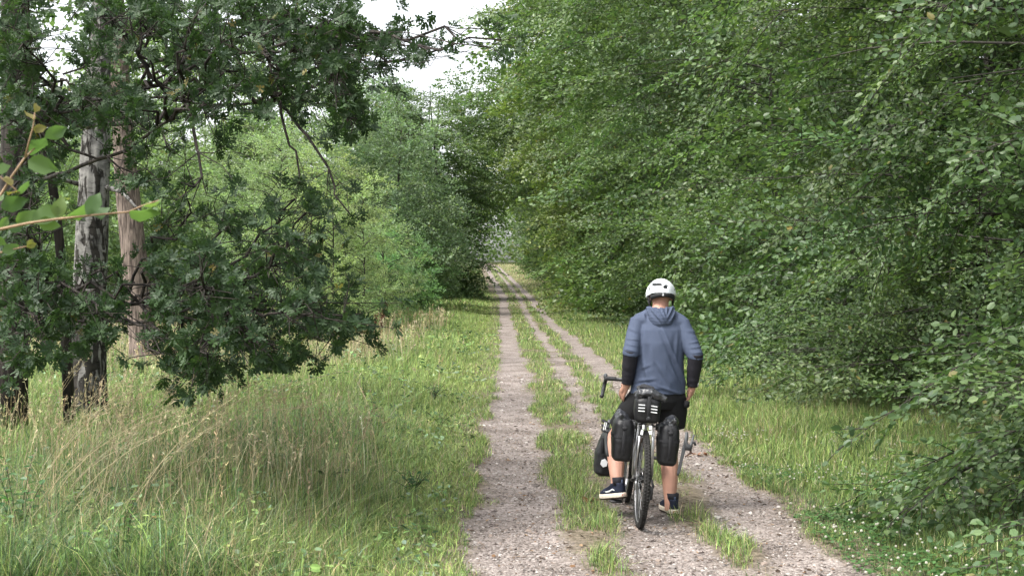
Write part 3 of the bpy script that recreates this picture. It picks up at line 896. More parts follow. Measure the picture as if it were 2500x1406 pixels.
# flowering stalks: thin stems with a feathery head
gs = Geo()
for (y0, y1, n0, hh) in ((7.2, 12, 620, (.5, .9)), (12, 20, 560, (.45, .8)), (20, 45, 2300, (.45, .8))):
    u, y = scatter(r, y0, y1, lambda v: (max(-.415 * v - .6, -15), -1.2), 1.0)
    m = n0
    i = r.integers(0, len(u), m) if len(u) else []
    u = u[i] + r.normal(0, .5, m); y = y[i] + r.normal(0, .6, m)
    pt = fbm(u * .5, y * .35, 77)
    keep = (pt > (.40 if y0 < 20 else .47)) & (u < -1.0)
    if y0 >= 20: keep &= (u < -2.0)
    u, y = u[keep], y[keep]; x = u + xoff(y); n = len(x)
    h = r.uniform(*hh, n); w = .0028 * np.maximum(1, y / 9)
    az = r.uniform(0, 2 * math.pi, n); b = np.abs(r.normal(.22, .16, n))
    c = np.clip(pick(r, n, (TAN, STRAW, GREEN), (.5, .35, .15)), 0, 1)
    base = np.stack([x, y, surf(x, y)], -1)
    face = np.stack([np.cos(az), np.sin(az), np.zeros(n)], -1)
    pts = [base + face * (b * h * f * f)[:, None] + np.array([0, 0, 1.0]) * (h * (f - .2 * b * f * f))[:, None] for f in (0, .5, 1.0)]
    V = []
    for f, q in zip((1, .8, .5), pts):
        s = np.array([.5, 0, 0]) * (w * f)[:, None]
        V += [q - s, q + s]
    V = np.stack(V, 1); off = (np.arange(n) * 6)[:, None]
    fs = np.concatenate([np.array([0, 1, 3, 2])[None] + off, np.array([2, 3, 5, 4])[None] + off])
    gs.add(V.reshape(-1, 3), fs, 0, np.repeat(c, 6, 0))
    for q in range(10 if y0 < 20 else 5):                                # spikelets
        f = .72 + .28 * r.random(n)
        p = base + face * (b * h * f * f)[:, None] + np.array([0, 0, 1.0]) * (h * (f - .2 * b * f * f))[:, None]
        d = r.normal(0, .55, (n, 3)) + np.array([0, 0, .9]) + face * .4
        put_leaves(gs, 'far', p, d, r.normal(0, 1, (n, 3)), .028 * r.uniform(.6, 1.4, n) * np.maximum(1, y / 13), np.clip(c * 1.05, 0, 1), 0, .45)
# a few long stalks leaning right across the meadow's front
for k in range(70):
    y = r.uniform(7.8, 11.5); x = r.uniform(-.40 * y, -2.3); h = r.uniform(.9, 1.45)
    a = r.normal(.25, .5); ln = abs(r.normal(.75, .25))
    p0 = np.array([x, y, float(surf(x, y))]); dx = np.array([math.cos(a) * ln * h, math.sin(a) * ln * h * .5, 0])
    t = np.linspace(0, 1, 7)[:, None]
    P = p0 + dx * t ** 1.5 + np.array([0, 0, h]) * (t - .33 * ln * t ** 2.2)
    c = np.array([.50, .43, .27]) * r.uniform(.7, 1.1)
    gs.tube(P, np.linspace(.0028, .0012, 7), 3, 0, c, caps=False)
    m = 26; tt = r.uniform(.78, 1.0, m)
    pp = np.stack([np.interp(tt, t[:, 0], P[:, j]) for j in range(3)], -1)
    put_leaves(gs, 'far', pp, dx * .5 + r.normal(0, .35, (m, 3)) + [0, 0, .3], r.normal(0, 1, (m, 3)), r.uniform(.015, .04, m), np.repeat(c[None], m, 0), 0, .4)
stalks = gs.obj("seed_stalks", M_grass, smooth=False)
tag(stalks, "straw-coloured flowering grass stalks over the meadow", kind='stuff')

# white clover on the right verge: leaves and flower heads
gc = Geo()
u, y = scatter(r, 6.8, 13, lambda v: (2.05, min(.43 * v + .3, 4.2)), 520)
x = u + xoff(y)
cl = fbm(x * 1.2, y * .9, 91)
keep = cl > .36 + .05 * (y - 7); u, y, x = u[keep], y[keep], x[keep]; n = len(x)
z = surf(x, y) + .03 + .05 * r.random(n)
for a in (0, 2.1, 4.2):
    th = r.uniform(0, 6.3, n) + a
    D = np.stack([np.cos(th), np.sin(th), r.normal(.05, .2, n)], -1)
    put_leaves(gc, 'far', np.stack([x, y, z], -1), D, r.normal(0, .25, (n, 3)) + [0, 0, 1], .028 * r.uniform(.7, 1.2, n), np.clip(np.array([.055, .12, .035]) * r.uniform(.7, 1.4, (n, 1)), 0, 1), 0, 1.4)
u, y = scatter(r, 6.8, 15, lambda v: (2.02, min(.43 * v + .3, 4.0)), 52)
x = u + xoff(y); cl = fbm(x * 1.2, y * .9, 91)
keep = cl > .36 + .035 * (y - 7); x, y = x[keep], y[keep]
for xx, yy in zip(x, y):
    zz = float(surf(xx, yy)) + r.uniform(.06, .13)
    k = r.uniform(.6, 1.0)
    gc.ell((xx, yy, zz), (.011 * k, .011 * k, .009 * k), 4, 6, 0, np.array([.50, .49, .41]) * r.uniform(.8, 1.1))
    gc.tube([(xx, yy, zz - .1), (xx, yy, zz)], .0015, 3, 0, (.1, .18, .05), caps=False)
clover = gc.obj("clover", M_grass, smooth=False)
tag(clover, "white clover flowering low in the right verge", kind='stuff')

# loose stones of the gravel, and litter
gp = Geo()
OCT = np.array([[1, 0, 0], [0, 1, 0], [-1, 0, 0], [0, -1, 0], [0, 0, .75], [.5, .5, .4], [-.5, .55, .4], [-.45, -.5, .45], [.55, -.5, .35]], float)
OF = np.array([[0, 5, 8], [0, 1, 5], [1, 6, 5], [1, 2, 6], [2, 7, 6], [2, 3, 7], [3, 8, 7], [3, 0, 8], [4, 8, 5], [4, 5, 6], [4, 6, 7], [4, 7, 8]])
for (y0, y1, dens, s0) in ((6.8, 9.5, 2300, .0075), (9.5, 14, 1150, .0085), (14, 24, 260, .012)):
    u, y = scatter(r, y0, y1, lambda v: (-.45, 2.2), dens)
    x = u + xoff(y)
    keep = bare(x, y) > r.uniform(.2, .8, len(x)) - .1
    x, y = x[keep], y[keep]; n = len(x)
    s = s0 * r.lognormal(-.25, .5, n)
    an = r.uniform(0, 6.3, n); ca, sa = np.cos(an), np.sin(an)
    V = OCT[None] * np.stack([s * r.uniform(.8, 1.4, n), s * r.uniform(.6, 1.1, n), s * r.uniform(.6, 1.0, n)], -1)[:, None]
    V = V + r.normal(0, .12, V.shape) * s[:, None, None]
    V = np.stack([V[..., 0] * ca[:, None] - V[..., 1] * sa[:, None], V[..., 0] * sa[:, None] + V[..., 1] * ca[:, None], V[..., 2]], -1)
    V += np.stack([x, y, surf(x, y) - .001], -1)[:, None]
    base = np.array([(.23, .205, .19), (.165, .142, .13), (.36, .335, .31), (.07, .055, .05), (.20, .16, .135)])[r.choice(5, n, p=(.36, .3, .12, .1, .12))]
    c = np.clip(base * r.uniform(.75, 1.2, (n, 1)), 0, 1)
    gp.add(V.reshape(-1, 3), (OF[None] + (np.arange(n) * 9)[:, None, None]).reshape(-1, 3), 0, np.repeat(c, 9, 0))
M_stone = mat("stone", (1, 1, 1), .9, .2, tint=True)
pebbles = gp.obj("pebbles", M_stone, smooth=False)
tag(pebbles, "loose pebbles in the worn ruts", kind='stuff')
gl = Geo()
u, y = scatter(r, 7, 16, lambda v: (-.5, 2.2), 120); x = u + xoff(y); n = len(x)
th = r.uniform(0, 6.3, n)
put_leaves(gl, 'beech', np.stack([x, y, surf(x, y) + .008], -1), np.stack([np.cos(th), np.sin(th), r.normal(0, .2, n)], -1), r.normal(0, .3, (n, 3)) + [0, 0, 1], r.uniform(.012, .034, n) * (1 + .8 * (r.random(n) < .1)),
           np.array([(.05, .035, .025), (.13, .075, .04), (.22, .15, .09)])[r.choice(3, n, p=(.55, .3, .15))], 0)
M_litter = mat("dead_leaf", (1, 1, 1), .85, .2, tint=True)
litter = gl.obj("litter", M_litter, smooth=False)
tag(litter, "dry leaf scraps and husks on the track", kind='stuff')


def dead_twig(px, py, label, seed):
    d = CH * F / (py - HZ); x = (px - CX) / F * d
    rr = np.random.default_rng(seed)
    root = thing("fallen_twig", label, "twig", (x, d, float(surf(x, d))))
    g = Geo()
    g.tube([(-.10, 0, .008), (-.02, .02, .02), (.12, -.01, .012)], [.003, .003, .0015], 5, 0)
    g.obj("stem", M_neartwig, root)
    me = None
    for k in range(9):
        gg = Geo(); th = rr.uniform(0, 6.3)
        put_leaves(gg, 'beech', [(0, 0, 0)], [(math.cos(th), math.sin(th), rr.normal(.2, .3))], [rr.normal(0, .5, 3) + [0, 0, 1]], [rr.uniform(.04, .075)], [np.array([.20, .085, .045]) * rr.uniform(.6, 1.3)], 0)
        o = gg.obj("leaf", M_litter, root, smooth=False)
        o.location = (rr.uniform(-.07, .07), rr.uniform(-.05, .05), rr.uniform(.012, .03))
    return root


dead_twig(1447, 1236, "withered red-brown leaves on a twig left of the cyclist's raised foot", 5)
dead_twig(1705, 1118, "broken twig with brown leaves at the edge of the right-hand rut", 6)

# ------------------------------------------------------------------ birch and larch trunks on the left
def bole(name, label, cat, pts, radii, m, seed, rough=.10, sides=40, branches=()):
    """a close trunk: rings displaced by bark ridges; pts are world points from foot to top"""
    pts = np.array(pts, float); base = pts[0].copy(); base[2] = float(gz(base[0], base[1]))
    root = thing(name, label, cat, tuple(base))
    zz = np.linspace(base[2] - .15, pts[-1][2], 130)
    cx = np.interp(zz, pts[:, 2], pts[:, 0]); cyy = np.interp(zz, pts[:, 2], pts[:, 1]); rr = np.interp(zz, pts[:, 2], radii)
    rr = rr * (1 + .5 * np.exp(-np.clip(zz - base[2], 0, 9) / .22))
    th = np.arange(sides) * 2 * math.pi / sides
    TH, ZZ = np.meshgrid(th, zz, indexing='xy')
    ridge = (fbm(np.cos(TH) * 6 + 9, np.sin(TH) * 6 + ZZ * 1.6, seed, 4) - .5)
    RR = rr[:, None] * (1 + rough * 2 * ridge)
    P = np.stack([cx[:, None] + RR * np.cos(TH) - base[0], cyy[:, None] + RR * np.sin(TH) - base[1], ZZ - base[2]], -1)
    g = Geo().grid(P, 0, wrap_v=True, caps=True)
    for bp_, r0 in branches:
        q = np.array(bp_) - base
        g.tube(q, np.linspace(r0, r0 * .3, len(q)), 8, 0)
    g.obj("trunk", m, root)
    return root


D = 15.0
birch = bole("birch_tree", "birch trunk with pale peeling bark and black fissures, wrapped in dark oak leaves", "tree",
             [at(208, 1055, D), at(212, 985, D), at(220, 700, D), at(226, 560, D), at(234, 350, D), at(241, 180, D + .1), at(252, 0, D + .2), at(262, -420, D + .3)],
             [.215, .205, .19, .185, .165, .14, .125, .07], M_birch, 3, .13,
             branches=[([at(232, 335, D), at(195, 268, D - .3), at(140, 222, D - .7), at(60, 170, D - 1.2)], .05),
                       ([at(255, 455, D), at(300, 470, D - .4), at(345, 520, D - .9)], .035),
                       ([at(195, 450, D), at(140, 436, D - .3), at(60, 420, D - .8)], .03)])
larch = bole("larch_tree", "reddish-brown furrowed trunk just right of the birch, leaning slightly", "tree",
             [at(357, 905, 25), at(346, 800, 25), at(330, 650, 25), at(315, 500, 25), at(305, 390, 25), at(292, 150, 25), at(280, -150, 25)],
             [.27, .255, .25, .235, .215, .17, .11], M_pinebark, 8, .10)

# crowns of both, mostly above the frame, so that their light and shade are right
for root, zz, colr, kk in ((birch, (4.5, 9), (.5, .62, .5), 46), (larch, (5.5, 12), (.55, .65, .5), 46)):
    rr = np.random.default_rng(int(zz[1]))
    for k in range(kk):
        o = link("bough", sprays_far[k % 5], root)
        o.location = (rr.normal(0, .9), rr.normal(.6, .9), rr.uniform(*zz)); o.rotation_euler = (rr.normal(0, .3), R(rr.normal(5, 15)), rr.uniform(0, 6.3))
        o.scale = (.8, .8, .8); o.color = (*colr, 1)

# ------------------------------------------------------------------ the oak whose dark boughs hang across the left of the photo
OX, OY = (22 - CX) / F * 13.0, 13.0
oak = thing("oak_tree", "dark oak whose lobed leaves hang in front of the birch on the left", "tree", (OX, OY, float(gz(OX, OY))))
ob = np.array(oak.location)
g = Geo()
trunk_px = [(8, 1010), (18, 900), (26, 780), (36, 600), (42, 420), (44, 250), (40, 60), (30, -300), (20, -700)]
tp = np.array([at(a, b_, 13.0) for a, b_ in trunk_px]); tp[0][2] = ob[2] - .2
g.tube(tp - ob, [.24, .20, .175, .17, .165, .155, .14, .10, .05], 16, 0)
st = np.array([at(172, 930, 13.4), at(160, 800, 13.4), at(150, 640, 13.3), at(136, 500, 13.2), at(118, 380, 13.1), at(60, 250, 13.0)])
st[0][2] = ob[2] - .1
g.tube(st - ob, [.065, .055, .05, .046, .044, .05], 10, 0)
g.obj("trunk", M_oakbark, oak)

dens = """
9888999995200
9576788897321
8376766787211
8798655463000
7537633230000
5526521000000
5535643510000
6565466550000
7776676620000
7877788831000
8887888863300
7657898763000
4213872000000
""".split()
rr = np.random.default_rng(12)
ros = []
for j, row in enumerate(dens):
    for i, ch in enumerate(row):
        for k in range(rr.poisson((int(ch) / 9) ** 1.75 * (30 if j < 4 else 18))):
            px, py = i * 100 - 50 + rr.uniform(0, 100) + 30, j * 75 + rr.uniform(-5, 80) - 8
            lo, hi = (7.8, 10.6) if j > 5 else (8.2, 11.6)
            ros.append(at(px, py, rr.uniform(lo, hi)))
for (a, b_, n) in ((860, 270, 14), (850, 325, 8), (885, 300, 8), (1230, 130, 3), (1150, 100, 2), (1190, 60, 2), (1080, 120, 3), (820, 800, 9), (875, 800, 7), (790, 790, 8), (770, 500, 9), (740, 640, 6), (760, 690, 6), (500, 905, 16), (470, 880, 12), (720, 850, 12), (650, 870, 12), (540, 230, 8), (620, 260, 7), (600, 200, 8), (560, 330, 6)):
    for k in range(n):
        ros.append(at(a + rr.normal(0, 24), b_ + rr.normal(0, 18), rr.uniform(8.2, 9.4)))
ros = np.array(ros)
# light falls through a few windows in the crown: leave them open
pxs = CX + ros[:, 0] / ros[:, 1] * F; pys = HZ - (ros[:, 2] - CH) / ros[:, 1] * F
keep = np.ones(len(ros), bool)
for (a, b_, ra, rb) in ((125, 170, 58, 62), (355, 135, 48, 55), (385, 200, 28, 40), (165, 40, 30, 42), (620, 355, 50, 60), (930, 30, 35, 30), (320, 560, 46, 95), (225, 440, 42, 90), (228, 590, 34, 40), (215, 930, 75, 35), (335, 725, 12, 60)):
    keep &= ((pxs - a) / (ra + 20)) ** 2 + ((pys - b_) / (rb + 20)) ** 2 > 1 - .25 * rr.random(len(ros))
ros = ros[keep]
up_n = 240                                                                # the crown goes on above the frame
upper = np.stack([OX + rr.uniform(-3.2, 4.2, up_n), rr.uniform(8.5, 15, up_n), rr.uniform(4.4, 8.2, up_n)], -1)
# group the rosettes into boughs
K_ = 115
cen = ros[rr.choice(len(ros), K_, replace=False)]
for it in range(8):
    dd = ((ros[:, None] - cen[None]) ** 2).sum(-1); lab = dd.argmin(1)
    for k in range(K_):
        if (lab == k).any(): cen[k] = ros[lab == k].mean(0)
# main limbs: one per group of boughs
LK = 11
lc = cen[rr.choice(K_, LK, replace=False)]
for it in range(8):
    grp = ((cen[:, None] - lc[None]) ** 2).sum(-1).argmin(1)
    for k in range(LK):
        if (grp == k).any(): lc[k] = cen[grp == k].mean(0)
limbs = []
g = Geo()
for k in range(LK):
    e = lc[k]
    h = np.clip(e[2] + rr.uniform(-.5, .25), ob[2] + .9, 6.5)
    a = np.array([np.interp(h, tp[:, 2], tp[:, 0]), np.interp(h, tp[:, 2], tp[:, 1]), h])
    t = np.linspace(0, 1, 16)[:, None]
    e2 = a + (e - a) * .98
    q = a + (e2 - a) * t + np.array([0, 0, .35]) * np.sin(t * math.pi) * rr.uniform(-.6, 1.0)
    q[1:] += np.cumsum(rr.normal(0, .022, (15, 3)), 0)
    limbs.append(q); g.tube(q - ob, np.linspace(.025, .007, 16), 8, 0)
g.obj("limb", M_oakbark, oak)
OK = [M_oak, M_oakbark]
singles = []


def rosette(p, out, r, n=None):
    n = n or r.integers(7, 12)
    a = r.uniform(0, 6.3) + np.arange(n) * 6.28 / n + r.normal(0, .25, n)
    axis = out / (np.linalg.norm(out) + 1e-9) * .7 + np.array([0, 0, .35]) + r.normal(0, .35, 3); axis /= np.linalg.norm(axis)
    u = np.cross(axis, [0.3, .2, 1]); u /= np.linalg.norm(u); w = np.cross(axis, u)
    Dd = np.cos(a)[:, None] * u + np.sin(a)[:, None] * w + axis * r.uniform(.1, .7, (n, 1)) + np.array([0, 0, -.12])
    Nn = axis + r.normal(0, .3, (n, 3))
    return np.repeat(p[None], n, 0) + r.normal(0, .008, (n, 3)), Dd, Nn, r.uniform(.068, .106, n), tints(r, n, 0, .9, .012)


for k in list(range(K_)) + ['u%d' % q for q in range(12)]:
    if isinstance(k, str):
        sel = upper[int(k[1:])::12]; c = sel.mean(0)
    else:
        sel = ros[lab == k]; c = cen[k]
    if not len(sel): continue
    if isinstance(k, str):
        h = min(c[2] - .8, 7.5)
        a = np.array([np.interp(h, tp[:, 2], tp[:, 0]), np.interp(h, tp[:, 2], tp[:, 1]), h])
    else:                                                                # springs from the main limb of its part of the crown
        lm = limbs[grp[k]]; j = ((lm - c) ** 2).sum(1).argmin(); a = lm[max(0, j - 2)]
    mid = a * .5 + c * .5 + np.array([rr.normal(0, .08), rr.normal(0, .08), .05 + rr.normal(0, .08)])
    t = np.linspace(0, 1, 9)[:, None]
    limb = (1 - t) ** 2 * a + 2 * t * (1 - t) * mid + t ** 2 * c
    limb[1:-1] += rr.normal(0, .035, (7, 3))
    g = Geo()
    g.tube(limb - ob, np.linspace(.016, .006, 9), 6, 1, caps=False)
    if not isinstance(k, str):                                          # short leafy shoots along the branch itself
        ex = limb[rr.integers(3, 9, 4)] + rr.normal(0, .09, (4, 3))
        ex = ex[ex[:, 1] > 7.6]
        ex = ex[((CX + ex[:, 0] / ex[:, 1] * F - 228) ** 2 > 45 ** 2) | (ex[:, 2] < CH - .1) | (ex[:, 2] > 2.9)]
        epx = CX + ex[:, 0] / ex[:, 1] * F; epy = HZ - (ex[:, 2] - CH) / ex[:, 1] * F
        ex = ex[(epx < 900) & ~((epx > 400) & (epy > 260) & (epy < 520))]
        sel = np.concatenate([sel, ex])
    for p in sel:
        s = limb[rr.integers(5, 9)]
        q = (s + p) / 2 + rr.normal(0, .05, 3)
        g.tube(np.array([s, q, p]) - ob, [.0045, .003, .002], 4, 1, caps=False)
        L = rosette(p, p - s, rr)
        big = not isinstance(k, str) and p[1] < 8.5 and len(singles) < 300
        if big:
            m = min(len(L[0]), 300 - len(singles))
            singles += [tuple(q_[i] for q_ in L) for i in range(m)]
            if m < len(L[0]): L = tuple(q_[m:] for q_ in L)
            else: continue
        put_leaves(g, 'oak', L[0] - ob, L[1], L[2], L[3], L[4], 0, 1.25)
    o = g.obj("bough", OK, oak, smooth=False)
leaf_me = []
for k in range(5):
    gg = Geo(); put_leaves(gg, 'oak', [(0, 0, 0)], [(1, 0, 0)], [(0, 0, 1)], [.092], [[.15 + .15 * k, 0, 0]], 0, 1.25)
    leaf_me.append(gg.mesh("oak_leaf", [M_oak], smooth=False))


def frame(p, d, n, s=1.0):
    d = d / np.linalg.norm(d); y = np.cross(n, d); y /= np.linalg.norm(y); z = np.cross(d, y)
    Mx = Matrix.Identity(4)
    for j, v in enumerate((d, y, z)):
        for i in range(3): Mx[i][j] = v[i] * s
    for i in range(3): Mx[i][3] = p[i]
    return Mx


for i, (p, d, n, s, tt) in enumerate(singles):
    link("leaf", leaf_me[i % 5], oak, frame(p - ob, d, n, s / .092))

# ------------------------------------------------------------------ the young beech just left of the camera, its twigs reaching into the frame
SD = 2.6
sx = (-150 - CX) / F * SD
sap = thing("beech_sapling", "young beech at the left edge whose pale twigs reach in front of the birch", "sapling", (sx, SD, float(gz(sx, SD))))
sb_ = np.array(sap.location)
g = Geo()
g.tube(np.array([(sx, SD, sb_[2] - .05), (sx + .01, SD, 1.0), (sx - .02, SD + .01, 1.7), (sx - .01, SD, 2.3)]) - sb_, [.016, .013, .010, .005], 8, 0)
g.obj("stem", M_bark, sap)


def twig(pxs, r0):
    P = np.array([at(a, b_, SD + dz) for a, b_, dz in pxs]); gg = Geo()
    gg.tube(P - sb_, np.linspace(r0, .0012, len(P)), 6, 0)
    return gg.obj("twig", M_neartwig, sap)


twig([(-150, 640, 0), (-60, 540, 0), (0, 480, 0), (30, 430, .01), (62, 385, .01), (112, 336, .02)], .0042)
twig([(62, 385, .01), (72, 345, .0), (82, 310, 0), (86, 275, 0)], .0022)
twig([(-150, 640, 0), (-70, 585, -.02), (0, 560, -.03), (70, 545, -.03), (140, 535, -.02), (230, 525, 0), (312, 518, .02), (350, 502, .03), (392, 488, .03)], .0040)
twig([(-150, 700, 0), (-60, 640, 0), (0, 617, 0), (40, 607, 0), (72, 600, 0)], .0028)
twig([(-150, 520, 0), (-60, 450, 0), (0, 432, 0), (30, 455, 0), (48, 472, 0)], .003)
near = []
NL = [  # base px, tip px, length scale by those, facing tilt, tint, yellowing
    ((66, 392), (132, 412), .3, .55, 0), ((110, 336), (158, 314), .5, .35, 0), ((112, 340), (78, 372), 2.2, .2, .0), ((-12, 420), (22, 405), .2, .5, 0),
    ((86, 275), (92, 254), 1.2, .8, .8), ((84, 292), (64, 272), 1.2, .8, .8), ((82, 318), (112, 312), .4, .9, .75), ((86, 325), (98, 305), .8, .9, .8),
    ((0, 560), (18, 532), .6, .75, 0), ((40, 548), (86, 518), .4, .7, 0), ((78, 541), (142, 512), .2, .6, 0), ((140, 534), (150, 484), .3, .8, .12), ((160, 528), (226, 508), 1.4, .5, 0),
    ((212, 525), (240, 476), .3, .25, 0), ((222, 526), (262, 512), 2.4, .2, 0), ((312, 519), (384, 524), 1.2, .45, 0), ((92, 541), (144, 552), .5, .75, 0), ((20, 556), (52, 552), 2.4, .1, 0),
    ((350, 502), (394, 492), 1.5, .6, .1), ((4, 614), (44, 600), .4, .4, 0), ((64, 602), (88, 596), .6, .9, .6), ((66, 600), (80, 586), .8, .9, .6),
    ((0, 505), (62, 490), .7, .15, 0), ((36, 474), (72, 448), 1.6, .3, 0), ((30, 452), (12, 432), .8, .9, .8), ((44, 470), (22, 472), 1.4, .9, .85), ((6, 492), (-14, 470), .6, .6, 0), ((-20, 575), (12, 596), .5, .6, 0)]
for (a, b_, tilt, tn, yl) in NL:
    p, q = at(*a, SD - .005), at(*b_, SD - .005 + .012 * tilt)
    d = q - p; ln = np.linalg.norm(d)
    v = np.array([0, -1.0, 0]); s_ = np.cross(v, d / ln)
    n = v * math.cos(tilt) + np.cross(d / ln, v) * math.sin(tilt) + np.array([0, 0, .25])
    gg = Geo(); put_leaves(gg, 'round', [(0, 0, 0)], [(1, 0, 0)], [(0, 0, 1)], [ln * 1.12], [[tn, yl, 0]], 0, 1.0); gg.V[-1] = gg.V[-1] + rr.normal(0, .045 * ln, gg.V[-1].shape) * [.5, .5, 1.2]
    o = gg.obj("leaf", M_near, sap, smooth=True)
    o.matrix_local = frame(p - sb_, d, n)

# ------------------------------------------------------------------ single plants in the grass
def weed(name, label, cat, px, py, h, spread, n, leaf, colr, seed, m=None, kind='beech'):
    d = CH * F / (py - HZ); x = (px - CX) / F * d
    root = thing(name, label, cat, (x, d, float(surf(x, d))))
    q = np.random.default_rng(seed)
    for k in range(n):
        g = Geo(); az = q.uniform(0, 6.3); hh = h * q.uniform(.6, 1.1); s = spread * q.uniform(.2, 1)
        P = np.stack([np.cos(az) * s * np.linspace(0, 1, 5) ** 1.4, np.sin(az) * s * np.linspace(0, 1, 5) ** 1.4, hh * np.linspace(0, 1, 5) ** .8], -1)
        g.tube(P, np.linspace(.004, .0015, 5), 4, 1, caps=False)
        mleaf = max(3, int(hh / leaf * 2.2)); t = np.linspace(.2, 1, mleaf)
        pp = np.stack([np.interp(t, np.linspace(0, 1, 5), P[:, j]) for j in range(3)], -1)
        a2 = q.uniform(0, 6.3) + np.arange(mleaf) * 2.4
        put_leaves(g, kind, pp, np.stack([np.cos(a2), np.sin(a2), q.normal(.1, .25, mleaf)], -1), q.normal(0, .3, (mleaf, 3)) + [0, 0, 1], leaf * q.uniform(.7, 1.2, mleaf) * (1.15 - .5 * t), tints(q, mleaf, 0, .8, .03), 0)
        o = g.obj("shoot", [m or M_near, M_twig], root, smooth=False); o.color = (*colr, 1)
    return root


weed("weed_plant", "deep green weed tuft standing in the short grass left of the track", "plant", 1060, 985, .26, .20, 11, .06, (.38, .52, .55), 1)
weed("weed_plant", "leafy weed left of the track, nearer than the deep green tuft", "plant", 1075, 1045, .20, .26, 9, .05, (.75, .85, .7), 2)
weed("weed_plant", "dark green weed clump under the beech boughs on the right verge", "plant", 2085, 1125, .24, .26, 12, .06, (.36, .55, .5), 3)
weed("bramble_plant", "bramble with pale grey-green leaves at the lower left corner", "plant", 42, 1392, .55, .20, 6, .075, (.75, .95, 1.0), 4, kind='round')
weed("bramble_plant", "low bramble with rounded leaves beside the larger bramble at lower left", "plant", 300, 1440, .36, .25, 6, .05, (.8, 1.0, .85), 5, kind='round')
weed("weed_plant", "slim upright weed with small leaves in the middle of the meadow", "plant", 890, 1010, .42, .06, 3, .045, (.62, .7, .55), 6)
weed("weed_plant", "blue-green weed with lying blades by the track's left edge", "plant", 1010, 1215, .22, .22, 9, .07, (.5, .72, .7), 7)
# the brown seeding dock
d = 34.0; x = (918 - CX) / F * d
dock = thing("dock_plant", "withered red-brown dock stalk leaning at the back edge of the meadow", "plant", (x, d, float(surf(x, d))))
g = Geo(); q = np.random.default_rng(3)
for (a, b_, hh) in ((0, .30, 1.05), (-.12, .12, .75), (.03, .18, .85)):
    g.tube([(a, 0, 0), (a + b_ * .5, 0, hh * .6), (a + b_, 0, hh)], [.008, .006, .003], 4, 0, (.6, .5, .4), caps=False)
    m = 170; t = q.uniform(.35, 1, m)
    put_leaves(g, 'far', np.stack([a + b_ * t + q.normal(0, .03, m), q.normal(0, .03, m), hh * t], -1), q.normal(0, 1, (m, 3)), q.normal(0, 1, (m, 3)), q.uniform(.03, .07, m), np.array([.085, .038, .024]) * q.uniform(.6, 1.5, (m, 1)), 1, 1.0)
g.obj("stalk", [M_twig, M_litter], dock, smooth=False)

# ------------------------------------------------------------------ the loaded bicycle
BX, BY = (1560 - CX) / F * 9.0, 9.0
BZ = float(surf(BX, BY))
LEAN = R(3.8)
BM = Matrix.Translation((BX, BY, BZ)) @ Matrix.Rotation(LEAN, 4, 'Y')
M_rubber = mat("tyre_rubber", (.022, .021, .020), .85, .25, noise=.35, nscale=30, bump=.4, bscale=140)
M_black = mat("black_metal", (.018, .018, .019), .38, .5)
M_plast = mat("black_plastic", (.028, .028, .030), .55, .4)
M_alu = mat("aluminium", (.55, .55, .56), .35, .5, metal=.85, noise=.12, nscale=30)
M_white = mat("white_paint", (.72, .73, .72), .35, .5, noise=.08, nscale=25)
M_bag = mat("black_tarpaulin", (.010, .010, .0115), .5, .4, noise=.25, nscale=14, bump=.35, bscale=38)
M_bagshine = mat("shiny_tarpaulin", (.030, .031, .035), .28, .6, noise=.3, nscale=16, bump=.6, bscale=26)
M_strap = mat("webbing", (.02, .02, .022), .8, .3, bump=.3, bscale=300)
M_refl = mat("reflective_print", (.78, .79, .80), .3, .6)
M_grey = mat("grey_plastic", (.065, .068, .072), .5, .4)
M_skin = mat("skin", (.44, .24, .175), .55, .35, noise=.10, nscale=9, bump=.15, bscale=90)


def bthing(name, label, cat, base, group=None):
    base = Vector(base)
    o = thing(name, label, cat, tuple(BM @ base), (0, LEAN, 0), group)
    o['_b'] = tuple(base)
    return o


def bobj(g, name, mats, root, smooth=True, org=None):
    b_ = np.array(org if org is not None else root['_b'])
    g.V = [v - b_ for v in g.V]
    return g.obj(name, mats, root, smooth)


bike = bthing("bicycle", "loaded black touring bicycle with the man standing astride it", "bicycle", (0, 0, 0))


